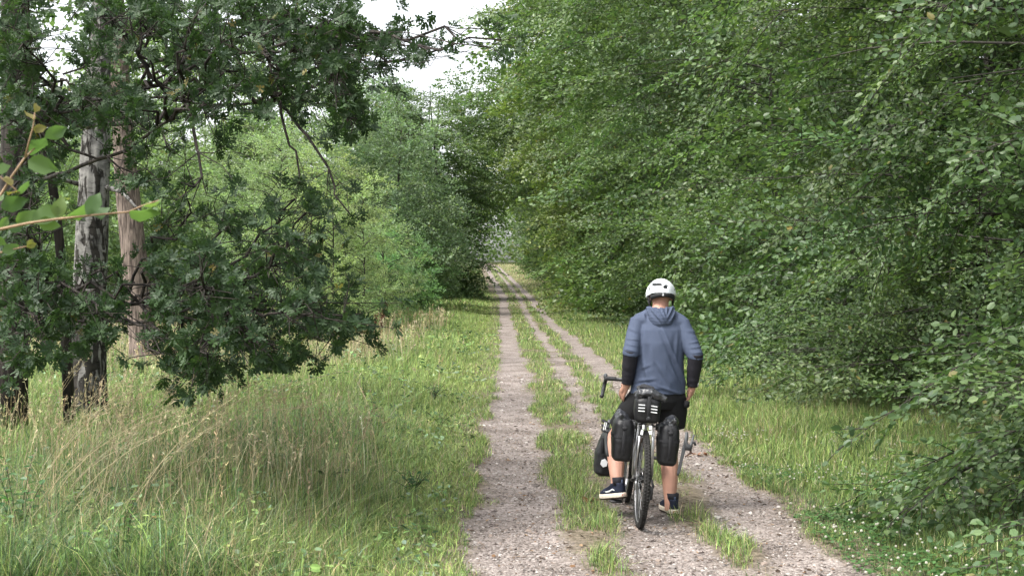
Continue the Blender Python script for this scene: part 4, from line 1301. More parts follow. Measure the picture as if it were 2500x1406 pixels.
def wheel(y, seed):
    w = link("wheel", None, bike)
    w.location = (0, y, .345)
    g = Geo().torus((0, 0, 0), .321, .024, 72, 12, 0)
    th = np.arange(90) * 2 * math.pi / 90
    for k, t in enumerate(th):
        for xx in (-.011, .011):
            tt = t + (.02 if xx > 0 else 0)
            g.box((xx, .3445 * math.cos(tt), .3445 * math.sin(tt)), (.013, .012, .004), 0, rot=(tt - math.pi / 2, 0, 0))
    g.obj("tyre", M_rubber, w)
    g = Geo().torus((0, 0, 0), .296, .011, 72, 8, 0, rz=.013)
    g.torus((-.0135, 0, 0), .300, .0035, 72, 6, 1); g.torus((.0135, 0, 0), .300, .0035, 72, 6, 1)
    g.obj("rim", [M_black, M_alu], w)
    g = Geo().tube([(-.06, 0, 0), (-.03, 0, 0), (-.028, 0, 0), (.028, 0, 0), (.03, 0, 0), (.06, 0, 0)], [.010, .014, .026, .026, .014, .010], 14)
    g.obj("hub", M_black, w)
    g = Geo()
    for k in range(32):
        s = -1 if k % 2 else 1; t = k * 2 * math.pi / 32; t0 = t + (.9 if (k // 2) % 2 else -.9)
        g.tube([(s * .028, .024 * math.cos(t0), .024 * math.sin(t0)), (s * .003, .29 * math.cos(t), .29 * math.sin(t))], .0012, 4, caps=False)
    g.obj("spokes", M_alu, w)
    g = Geo().torus((-.045, 0, 0), .066, .012, 40, 6, rz=.0012)
    for k in range(6):
        t = k * math.pi / 3
        g.tube([(-.045, .014 * math.cos(t), .014 * math.sin(t)), (-.045, .058 * math.cos(t + .4), .058 * math.sin(t + .4))], .004, 5)
    g.obj("brake_disc", M_alu, w)
    return w


wheel(0, 1); wheel(1.06, 2)
BB, ST, HT, HB = np.array([0, .44, .275]), np.array([0, .255, .80]), np.array([0, .835, .885]), np.array([0, .875, .755])
g = Geo()
g.tube([BB, ST], [.019, .017], 12); g.tube([ST - [0, 0, .03], HT - [0, 0, .03]], [.016, .018], 12); g.tube([BB, HB], [.022, .020], 12); g.tube([HB - [0, -.008, .02], HT + [0, -.008, .02]], .022, 12)
for s in (-1, 1):
    g.tube([BB + [s * .03, -.02, 0], (s * .055, .15, .31), (s * .066, 0, .345)], [.011, .010, .009], 8)
bobj(g, "frame", M_black, bike)
for s in (-1, 1):
    bobj(Geo().tube([(s * .014, .262, .76), (s * .045, .12, .55), (s * .066, 0, .345)], [.009, .009, .008], 8), "seat_stay", M_alu if s < 0 else M_black, bike)
bobj(Geo().tube([HB + [0, .004, -.01], (0, .885, .72)], .022, 10).tube([(-.055, .89, .70), (-.06, .97, .52), (-.058, 1.06, .345)], [.014, .012, .009], 8).tube([(.055, .89, .70), (.06, .97, .52), (.058, 1.06, .345)], [.014, .012, .009], 8).tube([(-.055, .89, .70), (.055, .89, .70)], .016, 8), "fork", M_black, bike)
bobj(Geo().tube([(0, .265, .78), (0, .235, .95)], .0135, 10), "seat_post", M_black, bike)
# saddle: broad behind, narrow nose
tt = np.linspace(0, 1, 14); hw = np.interp(tt, [0, .08, .3, .5, .75, 1], [.045, .068, .066, .035, .021, .014])
ang = np.linspace(0, 2 * math.pi, 16, endpoint=False)
P = np.array([np.stack([w * np.cos(ang), np.full(16, .10 + .275 * t), .975 + .012 * math.sin(t * 3) + np.where(np.sin(ang) > 0, .016, .034) * np.sin(ang)], -1) for t, w in zip(tt, hw)])
bobj(Geo().grid(P, wrap_v=True, caps=True), "saddle", M_plast, bike)
# drop handlebar, slightly flared
bobj(Geo().tube([(0, .835, .905), (0, .845, .955), (0, .93, .975)], .016, 10).tube([(-.215, .93, .975), (.215, .93, .975)], .0155, 10), "stem_and_bar", M_black, bike)
for s in (-1, 1):
    g = Geo().tube([(s * .15, .93, .978), (s * .205, .935, .978), (s * .222, .97, .972), (s * .226, 1.02, .955), (s * .232, 1.035, .915), (s * .240, 1.01, .875), (s * .248, .95, .855), (s * .256, .875, .845), (s * .262, .83, .843)], [.0155] * 9, 10)
    bobj(g, "bar_drop", M_plast, bike)
    g = Geo().ell((s * .226, 1.05, .985), (.017, .045, .024)); g.tube([(s * .226, 1.075, .98), (s * .232, 1.085, .93), (s * .238, 1.07, .87)], [.008, .007, .004], 6)
    bobj(g, "brake_lever", M_grey, bike)
g = Geo()
g.torus((.045, .44, .275), .085, .004, 48, 6, 1, rz=.003)
for k in range(5):
    t = k * 2 * math.pi / 5
    g.tube([(.045, .44, .275), (.045, .44 + .083 * math.cos(t), .275 + .083 * math.sin(t))], .006, 5, 0)
bobj(g, "chainring", [M_black, M_alu], bike)
for s, an in ((-1, R(-105)), (1, R(75))):
    e = np.array([s * .085, .44 + .17 * math.cos(an), .275 + .17 * math.sin(an)])
    bobj(Geo().tube([(s * .06, .44, .275), (s * .072, (.44 + e[1]) / 2, (.275 + e[2]) / 2), e], [.016, .012, .013], 8), "crank", M_alu if s < 0 else M_black, bike)
    g = Geo().box(e + [s * .055, 0, 0], (.085, .075, .018), bev=.005).tube([e, e + [s * .10, 0, 0]], .007, 8)
    bobj(g, "pedal", M_plast, bike)
g = Geo()
for k, rad in enumerate((.078, .068, .058, .049, .041, .034)):
    g.torus((.020 + .006 * k, 0, .345), rad, .004, 36, 5, 0, rz=.0015)
bobj(g, "cassette", M_grey, bike)
g = Geo().box((.072, -.005, .25), (.020, .03, .10), rot=(.25, 0, 0), bev=.006).torus((.062, .012, .205), .024, .006, 20, 6, rz=.004).torus((.062, .0, .275), .024, .006, 20, 6, rz=.004).tube([(.066, 0, .345), (.082, .0, .30), (.072, -.005, .27)], .010, 6)
bobj(g, "derailleur", M_plast, bike)
g = Geo().tube([(.045, .44, .36), (.035, 0, .42)], .005, 5).tube([(.045, .44, .19), (.062, .02, .182)], .005, 5)
bobj(g, "chain", M_alu, bike)
# rear rack
g = Geo()
for s in (-1, 1):
    g.tube([(s * .055, .24, .735), (s * .055, .0, .735), (s * .055, -.11, .735)], .005, 6, 0)
    g.tube([(s * .072, 0, .37), (s * .066, -.015, .55), (s * .056, -.03, .735)], .005, 6, 1); g.tube([(s * .072, 0.0, .37), (s * .070, .07, .55), (s * .056, .12, .735)], .005, 6, 1)
for yy in (-.11, 0, .12, .24):
    g.tube([(-.055, yy, .735), (.055, yy, .735)], .005, 6, 0)
bobj(g, "rear_rack", [M_black, M_alu], bike)
g = Geo().box((-.028, -.115, .728), (.014, .006, .030), bev=.001).box((.022, -.115, .728), (.022, .006, .026), bev=.001).box((-.036, -.112, .690), (.018, .006, .036), rot=(0, .15, 0), bev=.001).box((.024, -.112, .692), (.022, .006, .026), rot=(0, -.4, 0), bev=.001)
bobj(g, "reflector", M_refl, bike, smooth=False)
for s in (-1, 1):
    bobj(Geo().tube([(s * .046, -.085, .66), (s * .052, -.05, .52), (s * .060, -.005, .38)], [.0085, .007, .006], 6), "rack_stay", M_alu, bike)
g = Geo().tube([(-.07, .93, .58), (-.07, 1.16, .58)], .005, 6).tube([(.07, .93, .58), (.07, 1.16, .58)], .005, 6).tube([(-.07, 1.0, .58), (-.062, 1.06, .36)], .005, 6).tube([(.07, 1.0, .58), (.062, 1.06, .36)], .005, 6)
bobj(g, "front_rack", M_black, bike)


def crumple(amp, seed, sc=22):
    def f(co, no):
        a = fbm(co[:, 0] * sc + co[:, 1] * sc * .7, co[:, 2] * sc * .8 + co[:, 1] * sc * .5, seed, 3) - .5
        ridge = np.abs(fbm(co[:, 0] * sc * .6 + 4, co[:, 2] * sc * .55 - co[:, 1] * sc * .4, seed + 7, 2) - .5) * 2
        return co + no * (amp * (a * 1.2 - .8 * ridge ** .7))[:, None]
    return f


def pannier(label, x, y, z, w, d, h, seed, tilt=0.0, hook=1, shiny=True):
    root = bthing("pannier", label, "bag", (x, y, z))
    g = Geo().loft([((0, 0, .0), w * .36, d * .36), ((0, 0, .02), w * .46, d * .46), ((0, 0, h * .5), w * .52, d * .52), ((0, 0, h * .88), w * .47, d * .48), ((0, 0, h * .98), w * .38, d * .42)], 28, power=3.2)
    link("body", None, root)
    body = fuse(g, .007, 3, crumple(.005, seed, 13)); body.materials.append(M_bag)
    bpy.data.objects.remove(root.children[0]); link("body", body, root)
    # crumpled roll-top
    g = Geo().loft([((0, 0, h * .90), w * .44, d * .44), ((hook * .012, 0, h * 1.02), w * .36, d * .42), ((hook * .022, 0, h * 1.12), w * .24, d * .40), ((hook * .03, 0, h * 1.16), w * .10, d * .36)], 28, power=2.4)
    g.tube([(hook * .02, -d * .45, h * 1.06), (hook * .025, 0, h * 1.11), (hook * .02, d * .45, h * 1.06)], [.022, .028, .022], 12)
    rt = fuse(g, .007, 2, crumple(.018, seed + 3, 34)); rt.materials.append(M_bagshine if shiny else M_bag)
    link("roll_top", rt, root)
    for zz in (.60,):
        g = Geo().loft([((0, 0, h * zz - .010), w * .530, d * .530), ((0, 0, h * zz + .010), w * .530, d * .530)], 28, power=3.2, caps=False)
        g.obj("strap", M_strap, root)
    g = Geo().box((0, -d * .56, h * .55), (.022, .006, h * .75), bev=.001).box((0, -d * .575, h * .80), (.034, .012, .022), bev=.003)
    g.obj("buckle_strap", M_strap, root)
    for yy in (-.06, .06):
        Geo().box((-hook * -1 * 0 + (-w * .5 if x > 0 else w * .5), yy, h * .86), (.020, .03, .05), bev=.004).obj("hook", M_plast, root)
    return root


pannier("left rear black roll-top pannier hanging beside the wheel, behind his left leg", -.158, .03, .466, .152, .25, .305, 21, hook=-1)
pannier("right rear black roll-top pannier hanging beside the wheel, in front of his right calf", .168, .03, .456, .152, .25, .300, 27, hook=1)
# front pannier with its light round-cornered reflector
fp = bthing("front_pannier", "black front pannier with a pale hexagonal reflector, low left of the cyclist's leg", "bag", (-.185, 1.05, .20))
g = Geo().loft([((.01, 0, .0), .06, .09), ((0, 0, .025), .085, .125), ((0, 0, .18), .085, .135), ((.012, 0, .32), .055, .13), ((.03, 0, .37), .022, .125)], 28, power=3.4)
me = fuse(g, .007, 3, crumple(.006, 5)); me.materials.append(M_bag); link("body", me, fp)
hx = [(.03 * math.cos(a), .03 * math.sin(a)) for a in np.arange(6) * math.pi / 3 + .3]
g = Geo().grid(np.array([[(a - .018, -.141, .115 + b_ * 1.15) for a, b_ in hx], [(a * .96 - .018, -.146, .115 + b_ * 1.1) for a, b_ in hx]]), wrap_v=True, caps=True)
g.obj("reflector", M_refl, fp, smooth=False)
g = Geo().box((-.04, -.136, .25), (.02, .006, .12), rot=(-.12, 0, 0), bev=.001)
g.obj("strap", M_strap, fp)
# the bag behind the saddle
sb = bthing("saddle_bag", "black saddle bag with six white reflective dashes above the rear wheel", "bag", (.0, -.03, .755))
g = Geo().loft([((0, .0, 0), .072, .062), ((0, 0, .015), .088, .075), ((0, 0, .09), .098, .085), ((0, 0, .155), .092, .085), ((0, .0, .18), .07, .07)], 30, power=3.2)
me = fuse(g, .007, 3, crumple(.006, 9, 16)); me.materials.append(M_bag); link("body", me, sb)
g = Geo().tube([(-.085, -.03, .172), (-.06, -.045, .205), (0, -.05, .215), (.06, -.05, .195), (.11, -.055, .178)], [.022, .036, .038, .034, .024], 14)
g.tube([(.095, -.055, .182), (.125, -.06, .172)], [.027, .022], 12)
g.ell((-.03, .02, .195), (.075, .06, .035))
me = fuse(g, .006, 2, crumple(.012, 15, 30)); me.materials.append(M_bagshine); link("roll_top", me, sb)
for s in (-1, 1):
    for k in range(3):
        o = Geo().box((s * .044 - .006, -.0875, .128 - .0215 * k - (.004 if s > 0 else 0)), (.046, .004, .0065), rot=(0, R(5) if s > 0 else 0, 0)).obj("reflective_dash", M_refl, sb, smooth=False)
g = Geo().box((0.002, -.090, .115), (.026, .006, .15), bev=.001).box((.002, -.096, .032), (.030, .010, .022), bev=.003)
g.obj("strap", M_strap, sb)
Geo().box((0.002, -.0985, .044), (.013, .004, .012)).obj("buckle", M_grey, sb, smooth=False)
g = Geo().tube([(-.05, .10, .20), (-.05, .13, .235), (.05, .13, .235), (.05, .10, .20)], .010, 8).box((0, -.005, .232), (.06, .01, .010), bev=.002)
g.obj("saddle_strap", M_strap, sb)
# things lashed to the panniers
g = bthing("sandal", "grey sandal strapped to the outer side of the left rear pannier", "sandal", (-.262, -.06, .50))
tt = np.linspace(0, 1, 16); hw = np.interp(tt, [0, .1, .35, .6, .85, 1], [.018, .032, .026, .036, .034, .012])
P = np.array([[(-.008, a * w, .26 * t) for a in (-1, -.5, .5, 1)] + [(.010, a * w, .26 * t) for a in (1, .5, -.5, -1)] for t, w in zip(tt, hw)])
P[..., 0] += (-.02 * np.sin(tt * 3))[:, None]
Geo().grid(P, wrap_v=True, caps=True).obj("sole", M_grey, g)
for k, zz in enumerate((.17, .20, .235)):
    Geo().tube([(-.008, -.036, zz), (-.045, -.02, zz + .012), (-.05, .01, zz + .015), (-.01, .036, zz)], [.007, .010, .010, .007], 6).obj("strap", M_strap, g)
for k in range(2):
    Geo().box((-.040 + k * .012, -.034, .215), (.005, .006, .055), rot=(0, .15, 0)).obj("white_stripe", M_refl, g, smooth=False)
g = bthing("sandal", "grey sandal with upright straps lashed to the outer side of the right rear pannier", "sandal", (.252, -.07, .40))
P = np.array([[(a * w * .36, -.008, .30 * t) for a in (-1, -.5, .5, 1)] + [(a * w * .36, .010, .30 * t) for a in (1, .5, -.5, -1)] for t, w in zip(tt, hw)])
P[..., 0] += (.05 * tt)[:, None] - .01
Geo().grid(P, wrap_v=True, caps=True).obj("sole", M_grey, g)
Geo().tube([(.030, -.01, .31), (.028, -.02, .25), (.034, -.02, .215), (.052, -.02, .205), (.068, -.02, .225), (.083, -.01, .295)], [.010, .011, .013, .013, .010, .007], 8).obj("strap", M_grey, g)
Geo().box((.050, -.02, .205), (.05, .022, .045), rot=(0, .2, 0), bev=.006).obj("buckle_block", M_plast, g)
Geo().tube([(.068, -.02, .245), (.088, -.02, .240), (.097, -.02, .22)], [.008, .010, .008], 7).obj("strap", M_plast, g)
Geo().tube([(.066, -.01, .20), (.068, -.01, .165), (.05, -.01, .15), (.03, -.01, .135)], [.008, .009, .006, .005], 7).obj("strap", mat("brown_strap", (.10, .06, .045), .7, .3), g)

# ------------------------------------------------------------------ the man
MX, MY = 1.11, 9.6
man = thing("person", "man in a blue-grey hooded top, black shorts and white helmet astride the bicycle, head bowed", "person", (MX, MY, float(surf(MX, MY))))
mo = np.array(man.location)
M_shirt = mat("shirt_jersey", (.060, .076, .120), .8, .25, noise=.07, nscale=7, bump=.12, bscale=220)
M_sleeve = mat("arm_warmer", (.014, .013, .018), .75, .3, bump=.2, bscale=120)
M_short = mat("shorts_cloth", (.010, .010, .011), .8, .25, bump=.2, bscale=80)
M_helmet = mat("helmet_shell", (.74, .77, .80), .3, .5)
M_liner = mat("helmet_liner", (.020, .021, .022), .7, .3)
M_navy = mat("navy_suede", (.014, .018, .035), .8, .25, noise=.2, nscale=30)
M_sole = mat("cream_rubber", (.62, .55, .45), .7, .3, noise=.12, nscale=25)
M_out = mat("dark_outsole", (.035, .022, .018), .85, .2)
M_red = mat("red_print", (.35, .05, .04), .6, .3)
M_hair = mat("hair", (.035, .025, .018), .7, .3)

sL, sR = np.array([.955, 9.60, 1.455]), np.array([1.285, 9.60, 1.44])
eL, eR = at(1540, 862, 9.50), at(1698, 870, 9.50)
wL, wR = at(1531, 938, 9.56), at(1690, 944, 9.56)
hipL, hipR = np.array([1.02, 9.60, .90]), np.array([1.19, 9.60, .90])
kL, kR = at(1500, 1070, 9.76), np.array([1.195, 9.66, .52])
aL, aR = at(1508, 1192, 9.42), np.array([1.187, 9.485, .10])
hc = at(1613, 724, 9.72)                                                   # centre of the head
HR = Euler((R(-32), 0, R(4))).to_matrix()
hrm = np.array(HR)


def hand(g, w, d, n, thumb, curl, spread=1.0):
    d = np.array(d, float); d /= np.linalg.norm(d); n = np.array(n, float); n -= d * n.dot(d); n /= np.linalg.norm(n)
    s = np.cross(n, d) * thumb
    g.tube([w - d * .02, w + d * .02, w + d * .06, w + d * .095], [.027, .030, .026, .014], 12)
    for q in np.linspace(-.028, .028, 6):
        g.tube([w + d * .025 + s * q * .75, w + d * .095 + s * q * 1.05], [.014, .011], 8)
    for off, L_, k in ((.031, .070, 0), (.0105, .080, 1), (-.0105, .074, 2), (-.031, .058, 3)):
        p = w + d * .092 + s * off; a = .12
        pts = [p - d * .012, p]; dd = d + s * off * 2.2 * spread
        for seg, fr in enumerate((.45, .32, .25)):
            a += curl * (.55, .8, .5)[seg]
            p = p + (dd * math.cos(a) - n * math.sin(a)) * L_ * fr
            pts.append(p)
        g.tube(pts, [.0098, .0096, .0088, .0080, .0066], 8)
    p = w + d * .028 + s * .028
    t1 = p + (d * .62 + s * .65 - n * .25) * .045; t2 = t1 + (d * .85 + s * .25 - n * .35) * .034
    g.tube([p - d * .01, p, t1, t2], [.014, .014, .011, .008], 8)


g = Geo()
Lr = lambda pts, rad: g.tube(pts, rad, 14)
g.loft([((1.105, 9.6, .84), .14, .10), ((1.105, 9.6, .95), .165, .115), ((1.11, 9.58, 1.1), .16, .11), ((1.115, 9.58, 1.3), .18, .115), ((1.118, 9.60, 1.44), .17, .095), ((1.12, 9.62, 1.50), .09, .07)], 26)
Lr([(1.12, 9.61, 1.46), (1.125, 9.65, 1.54), hc + [0, -.015, -.05]], [.066, .060, .062])
hp = lambda p: hc + hrm @ np.array(p)
for cen, rad in (((0, -.012, .015), (.079, .098, .098)), ((0, .035, -.045), (.062, .062, .075)), ((0, .05, -.092), (.040, .04, .028)), ((0, .085, .0), (.055, .025, .05))):
    g.ell(hp(cen), rad, 14, 18, rot=HR.to_euler())
g.tube([hp((0, .098, .015)), hp((0, .115, -.025)), hp((0, .100, -.035))], [.010, .014, .010], 8)       # nose
g.tube([hp((-.024, .092, -.062)), hp((0, .099, -.060)), hp((.024, .092, -.062))], [.006, .008, .006], 6)  # lips
for s in (-1, 1):
    g.ell(hp((s * .082, -.004, -.012)), (.010, .020, .032), 8, 10, rot=HR.to_euler())
for sh, el, wr in ((sL, eL, wL), (sR, eR, wR)):
    Lr([sh, sh * .5 + el * .5, el], [.058, .050, .042]); Lr([el, el * .6 + wr * .4, wr], [.043, .042, .029])
for hip, kn, an in ((hipL, kL, aL), (hipR, kR, aR)):
    Lr([hip, hip * .5 + kn * .5, kn], [.088, .076, .060])
    back = np.array([0, -.022, 0])
    Lr([kn, kn * .72 + an * .28 + back, kn * .45 + an * .55 + back * .8, kn * .15 + an * .85, an, an - [0, 0, .05]], [.064, .068, .062, .048, .043, .044])
hand(g, wL, at(1509, 980, 9.66) - wL, (-.75, -.65, .25), -1, .18)
hand(g, wR, at(1678, 985, 9.62) - wR, (.92, -.35, .25), 1, .62)
g.V = [v - mo for v in g.V]
me = fuse(g, .0052, 3); me.materials.append(M_skin); link("body", me, man)
for s in (-1, 1):
    Geo().ell(hp((s * .030, .090, .008)) - mo, (.012, .008, .011), 8, 10).obj("eye", M_white, man)
g = Geo().ell(hp((0, -.018, .022)) - mo, (.082, .098, .096), 14, 20, rot=HR.to_euler()); g.obj("hair", M_hair, man)


def pxy(co):
    w = co + mo
    return CX + w[:, 0] / w[:, 1] * F, HZ - (w[:, 2] - CH) / w[:, 1] * F


def crease(px, py, a, b_, wid, amp):
    """a fold along the segment a-b of the cloth, seen from behind"""
    a = np.array(a, float); b_ = np.array(b_, float); d = b_ - a; L2 = d.dot(d)
    q = np.stack([px, py], -1) - a; t = np.clip(q @ d / L2, 0, 1); dist = (q[:, 0] * d[1] - q[:, 1] * d[0]) / math.sqrt(L2)
    off = np.hypot(q[:, 0] - t * d[0], q[:, 1] - t * d[1])
    return amp * (np.exp(-(off / wid) ** 2) - .7 * np.exp(-((dist + wid * 1.5) / wid) ** 2) * (off < wid * 3.2)) * np.sin(np.clip(t, .02, .98) * math.pi) ** .5


def shirt_folds(co, no):
    px, py = pxy(co); back = no[:, 1] < .35
    d = crease(px, py, (1617, 800), (1678, 955), 4.5, .014)
    for a, b_, w_, am in (((1575, 800), (1568, 900), 5, .004), ((1665, 800), (1662, 900), 5, .004), ((1640, 900), (1676, 962), 4, .005), ((1552, 905), (1590, 890), 4, .004), ((1550, 930), (1600, 925), 4, .006), ((1548, 944), (1620, 950), 3.5, .006),
                         ((1600, 940), (1676, 968), 3.5, .006), ((1640, 860), (1675, 940), 4, .008), ((1570, 880), (1585, 935), 5, .008), ((1590, 840), (1596, 900), 6, .006), ((1600, 880), (1640, 945), 5, .008), ((1655, 810), (1650, 880), 5, .006),
                         ((1522, 838), (1560, 846), 2.6, .003), ((1526, 826), (1562, 830), 2.6, .003), ((1520, 850), (1556, 860), 2.5, .003), ((1680, 838), (1712, 832), 2.6, .003), ((1682, 850), (1716, 846), 2.6, .003), ((1684, 862), (1716, 860), 2.5, .003), ((1535, 800), (1560, 812), 4, .004), ((1676, 806), (1704, 812), 4, .004)):
        d = d + crease(px, py, a, b_, w_, am)
    w = fbm(px * .03, py * .018, 3, 3) - .5
    return co + no * ((d * back) + .010 * w)[:, None]


g = Geo()
g.loft([((1.104, 9.600, .915), .212, .150), ((1.105, 9.598, .935), .210, .150), ((1.108, 9.590, 1.02), .200, .145), ((1.112, 9.585, 1.15), .190, .138), ((1.116, 9.588, 1.30), .197, .138), ((1.118, 9.598, 1.40), .200, .128),
        ((1.119, 9.608, 1.465), .170, .108), ((1.120, 9.622, 1.515), .112, .088), ((1.122, 9.640, 1.548), .078, .076)], 36)
for sh, el, s in ((sL, eL, -1), (sR, eR, 1)):
    inn = sh + np.array([-s * .06, 0, .0]); e2 = el + (wL if s < 0 else wR) * 0
    dn = ((wL if s < 0 else wR) - el); dn /= np.linalg.norm(dn)
    g.tube([inn, sh - [0, 0, .012], sh * .55 + el * .45, el, el + dn * .012], [.080, .074, .068, .064, .064], 20)
    g.tube([np.array([1.12 + s * .045, 9.625, 1.525]), np.array([1.12 + s * .10, 9.615, 1.492]), sh + [0, 0, .005]], [.055, .055, .060], 16)
g.V = [v - mo for v in g.V]
me = fuse(g, .0062, 4, shirt_folds); me.materials.append(M_shirt); shirt = link("shirt", me, man)
# hood lying on the back
g = Geo()
th = np.linspace(0, 2 * math.pi, 20)
g.tube([np.array([1.121 + .078 * math.cos(t), 9.640 + .080 * math.sin(t), 1.548 - .026 * math.sin(-t) * (math.sin(t) < 0)]) for t in th], .021, 10)
c0 = at(1618, 765, 9.50)
for k in range(9):
    f = k / 8; wv = .072 * (1 - f) ** .5 + .032
    P = [np.array([1.122 + .006 * f + a * wv, 9.535 - .045 * math.sin(min(1, f * 1.15) * math.pi * .85) * (1 - .55 * a * a) + .05 * abs(a) ** 1.5 * (1 - f) - .018 * (1 - f), 1.546 - .158 * f + .018 * a * a * (1 - f)]) for a in np.linspace(-1, 1, 9)]
    g.tube(P, [.016] + [.020] * 7 + [.016], 8)


def hood_folds(co, no):
    px, py = pxy(co)
    d = 0
    for a, b_, w_, am in (((1588, 752), (1618, 788), 3, .010), ((1598, 748), (1624, 786), 2.6, .009), ((1610, 746), (1628, 780), 2.4, .009), ((1652, 752), (1634, 788), 3, .010), ((1642, 748), (1630, 776), 2.4, .010), ((1626, 745), (1629, 772), 2.2, .008), ((1608, 790), (1646, 790), 2.5, .003)):
        d = d + crease(px, py, a, b_, w_, am)
    return co + no * np.broadcast_to(d, (len(co),))[:, None]


g.V = [v - mo for v in g.V]
me = fuse(g, .0058, 3, hood_folds); me.materials.append(M_shirt); link("hood", me, man)
for el, wr, s in ((eL, wL, -1), (eR, wR, 1)):
    g = Geo(); t = np.linspace(-.10, .97, 26)
    pts = np.array([el + (wr - el) * k for k in t])
    rad = np.interp(t, [-.1, .3, .7, .9, 1], [.058, .056, .048, .044, .044]) + .0012 * np.sin(t * 34 + s) * (t > .5) + .001 * np.sin(t * 19)
    g.tube(pts - mo, rad, 20)
    g.obj("arm_warmer", M_sleeve, man)
# shorts


def short_folds(co, no):
    return co + no * (.014 * (fbm(co[:, 0] * 9 + co[:, 1] * 6, co[:, 2] * 5, 8, 3) - .5))[:, None]


g = Geo()
g.loft([((1.104, 9.60, .80), .16, .125), ((1.105, 9.60, .86), .20, .145), ((1.105, 9.60, .95), .198, .14), ((1.105, 9.60, .99), .185, .13)], 30)
for hip, kn, f in ((hipL, kL, .74), (hipR, kR, .62)):
    e = hip + (kn - hip) * f
    out = np.array([(-.01 if hip[0] < 1.1 else .025), 0, 0])
    g.tube([hip + out * .5, hip * .5 + e * .5 + out, e + out, e + (kn - hip) * .03 + out], [.115, .112, .103, .100], 24)
g.V = [v - mo for v in g.V]
me = fuse(g, .0068, 4, short_folds); me.materials.append(M_short); link("shorts", me, man)
Geo().box(at(1674, 986, 9.54) - mo, (.036, .08, .052), rot=(0, .15, .2), bev=.005).obj("pocket_flap", M_short, man)
# wrist watch
d = wR - eR; d /= np.linalg.norm(d)
g = Geo().tube([wR - d * .030 - mo, wR - d * .012 - mo], .036, 20, caps=True); g.obj("watch_strap", M_plast, man)
Geo().box(wR - d * .02 + np.array([.036, -.010, .0]) - mo, (.012, .032, .034), rot=(0, 0, .3), bev=.004).obj("watch", M_alu, man)


def shoe(heel, yaw, pitch, outer, label):
    root = link("shoe", None, man)
    root.location = tuple(np.array(heel) - mo); root.rotation_euler = (pitch, 0, yaw)
    n = 36; a = np.linspace(0, 2 * math.pi, n, endpoint=False)
    yy = .145 - .150 * np.cos(a); t = yy / .29
    half = np.interp(np.clip(t, 0, 1), [-.02, .0, .05, .15, .4, .68, .85, .95, 1.0, 1.02], [0, .020, .036, .043, .042, .054, .051, .037, .020, 0])
    X_ = np.where(np.sin(a) >= 0, 1, -1) * half * np.clip(np.abs(np.sin(a)) * 3, 0, 1)

    def ring(z, k=1.0, y0=0.0, y1=.29, lift=0.0, w=1.0):
        return np.stack([X_ * k * w, y0 + (y1 - y0) * t, z + lift * np.clip(t - .7, 0, 1) ** 2], -1)
    Geo().grid(np.array([ring(0, .97, .006, .284, .12), ring(.010, 1, .002, .288, .12)]), 0, wrap_v=True, caps=True).obj("outsole", M_out, root)
    Geo().grid(np.array([ring(.010, 1.02, 0, .292, .12), ring(.014, 1.05, -.002, .294, .12), ring(.036, 1.04, -.002, .292, .08), ring(.042, .98, .004, .288, .06)]), 0, wrap_v=True, caps=True).obj("midsole", M_sole, root)
    g = Geo().grid(np.array([ring(.038, .97, .006, .284, .06), ring(.058, .94, .006, .277, .0), ring(.078, .84, .004, .235, 0), ring(.098, .80, .004, .150, 0), ring(.112, .84, .006, .115, 0), ring(.116, .70, .014, .105, 0)]), 0, wrap_v=True, caps=True)
    g.obj("upper", M_navy, root)
    Geo().tube([(0, .055, .10), (0, .052, .128), (0, .05, .155)], [.042, .045, .0455], 18).obj("sock", M_sleeve, root)
    Geo().box((0, .002, .122), (.014, .006, .03), bev=.002).obj("heel_tab", M_shirt, root)
    Geo().box((0, -.0055, .025), (.034, .005, .017), bev=.001).obj("heel_patch", M_red, root, smooth=False)
    Geo().box((0, -.0075, .025), (.027, .004, .011), bev=.0005).obj("heel_patch_face", M_sole, root, smooth=False)
    pts = [(.036, .05, .060), (.0365, .09, .071), (.0375, .125, .060), (.041, .155, .056), (.0435, .19, .062), (.041, .225, .052)]
    Geo().tube([(outer * x_, y_, z_) for x_, y_, z_ in pts], [.003, .006, .007, .007, .006, .003], 8).obj("side_stripe", M_white, root)
    return root


shoe(at(1524, 1216, 9.31), R(29), R(-11), -1, "raised")
shoe((1.215, 9.425, float(surf(1.187, 9.5)) + .004), R(10), 0, 1, "standing")

# helmet
hel = link("helmet", None, man)
hel.location = tuple(hc - mo)
hel.rotation_euler = Euler((R(-20), 0, R(4)))
hm = np.array(Euler((R(-20), 0, R(4))).to_matrix())
nu, nv = 60, 120
th = np.linspace(.01, 1.95, nu); ph = np.linspace(0, 2 * math.pi, nv, endpoint=False)
TH, PH = np.meshgrid(th, ph, indexing='ij')
lim = 1.58 + .30 * np.clip(-np.sin(PH), 0, 1) ** 1.5 + .10 * np.cos(PH) ** 2                # lower at the nape
TH2 = TH / 1.95 * lim
rib = 1 + .018 * np.cos(PH * 6 + 1.57) * np.sin(TH2) ** 2
HP = np.stack([.112 * np.sin(TH2) * np.cos(PH) * rib, .142 * np.sin(TH2) * np.sin(PH) * rib - .008, .122 * np.cos(TH2) * rib + .012], -1)
W = HP @ hm.T + hc
pxh = CX + W[..., 0] / W[..., 1] * F; pyh = HZ - (W[..., 2] - CH) / W[..., 1] * F
hole = np.zeros_like(pxh, bool)
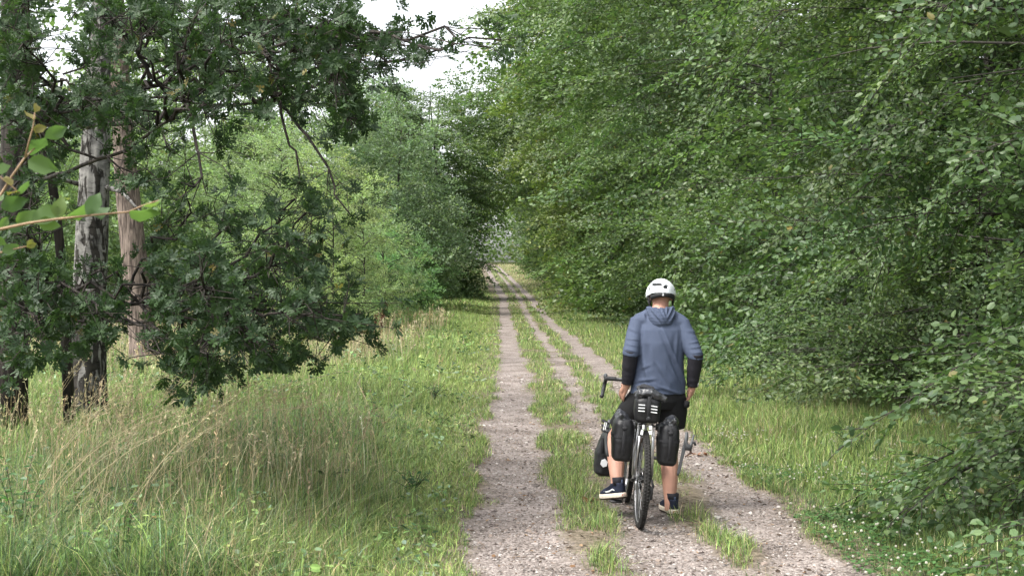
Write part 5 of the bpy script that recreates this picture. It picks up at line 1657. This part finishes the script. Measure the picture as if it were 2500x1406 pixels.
for (a, b_, ra, rb, e) in ((1603, 694, 13, 4.2, 4), (1626, 700, 5.5, 5, 4), (1604, 727, 20, 12, 3), (1583, 704, 3, 6, 3)):
    hole |= (np.abs((pxh - a) / ra) ** e + np.abs((pyh - b_) / rb) ** e < 1) & (W[..., 1] < hc[1] - .01)
for (a, b_) in ((1603, 694),):
    hole |= (np.abs(HP[..., 0]) < .012) & (np.abs(HP[..., 1] - .055) < .035) & (HP[..., 2] > .05)
    hole |= (np.abs(np.abs(HP[..., 0]) - .050) < .010) & (np.abs(HP[..., 1] - .045) < .04) & (HP[..., 2] > .03)
    hole |= (np.abs(np.abs(HP[..., 0]) - .080) < .010) & (np.abs(HP[..., 1] - .01) < .035) & (HP[..., 2] > .02)
idx = np.arange(nu * nv).reshape(nu, nv); fs = []
for i in range(nu - 1):
    for j in range(nv):
        q = (idx[i, j], idx[i + 1, j], idx[i + 1, (j + 1) % nv], idx[i, (j + 1) % nv])
        if hole.ravel()[list(q)].sum() >= 2: continue
        fs.append(q)
o = Geo().add(HP.reshape(-1, 3), np.array(fs), 0).obj("shell", M_helmet, hel)
md = o.modifiers.new("thick", 'SOLIDIFY'); md.thickness = .014; md.offset = -1
HL = HP * [.90, .905, .90]
Geo().grid(HL[:52], 0, wrap_v=True).obj("liner", M_liner, hel)
t = np.linspace(R(205), R(335), 20)
Geo().tube([(.094 * math.cos(a), .128 * math.sin(a) - .004, -.030) for a in t], [.012] + [.019] * 18 + [.012], 8).obj("nape_cradle", M_liner, hel)
Geo().box((-.012, -.150, -.018), (.012, .005, .006)).box((-.010, -.150, -.030), (.008, .005, .006)).box((-.012, -.150, -.042), (.014, .005, .005)).obj("mark", M_refl, hel, smooth=False)
q_ = HP[34, 105]
Geo().box((.088, -.082, .025), (.014, .014, .016), rot=(0, 0, R(45)), bev=.002).obj("side_badge", M_grey, hel, smooth=False)
for s in (-1, 1):
    Geo().tube([(s * .098, -.03, .0), (s * .090, .0, -.07), (s * .07, .035, -.115), (0, .06, -.14)], .006, 6).tube([(s * .097, .05, .0), (s * .09, .0, -.07)], .006, 6).tube([(s * .085, -.09, -.03), (s * .088, -.02, -.06)], .006, 6).obj("chin_strap", M_strap, hel)
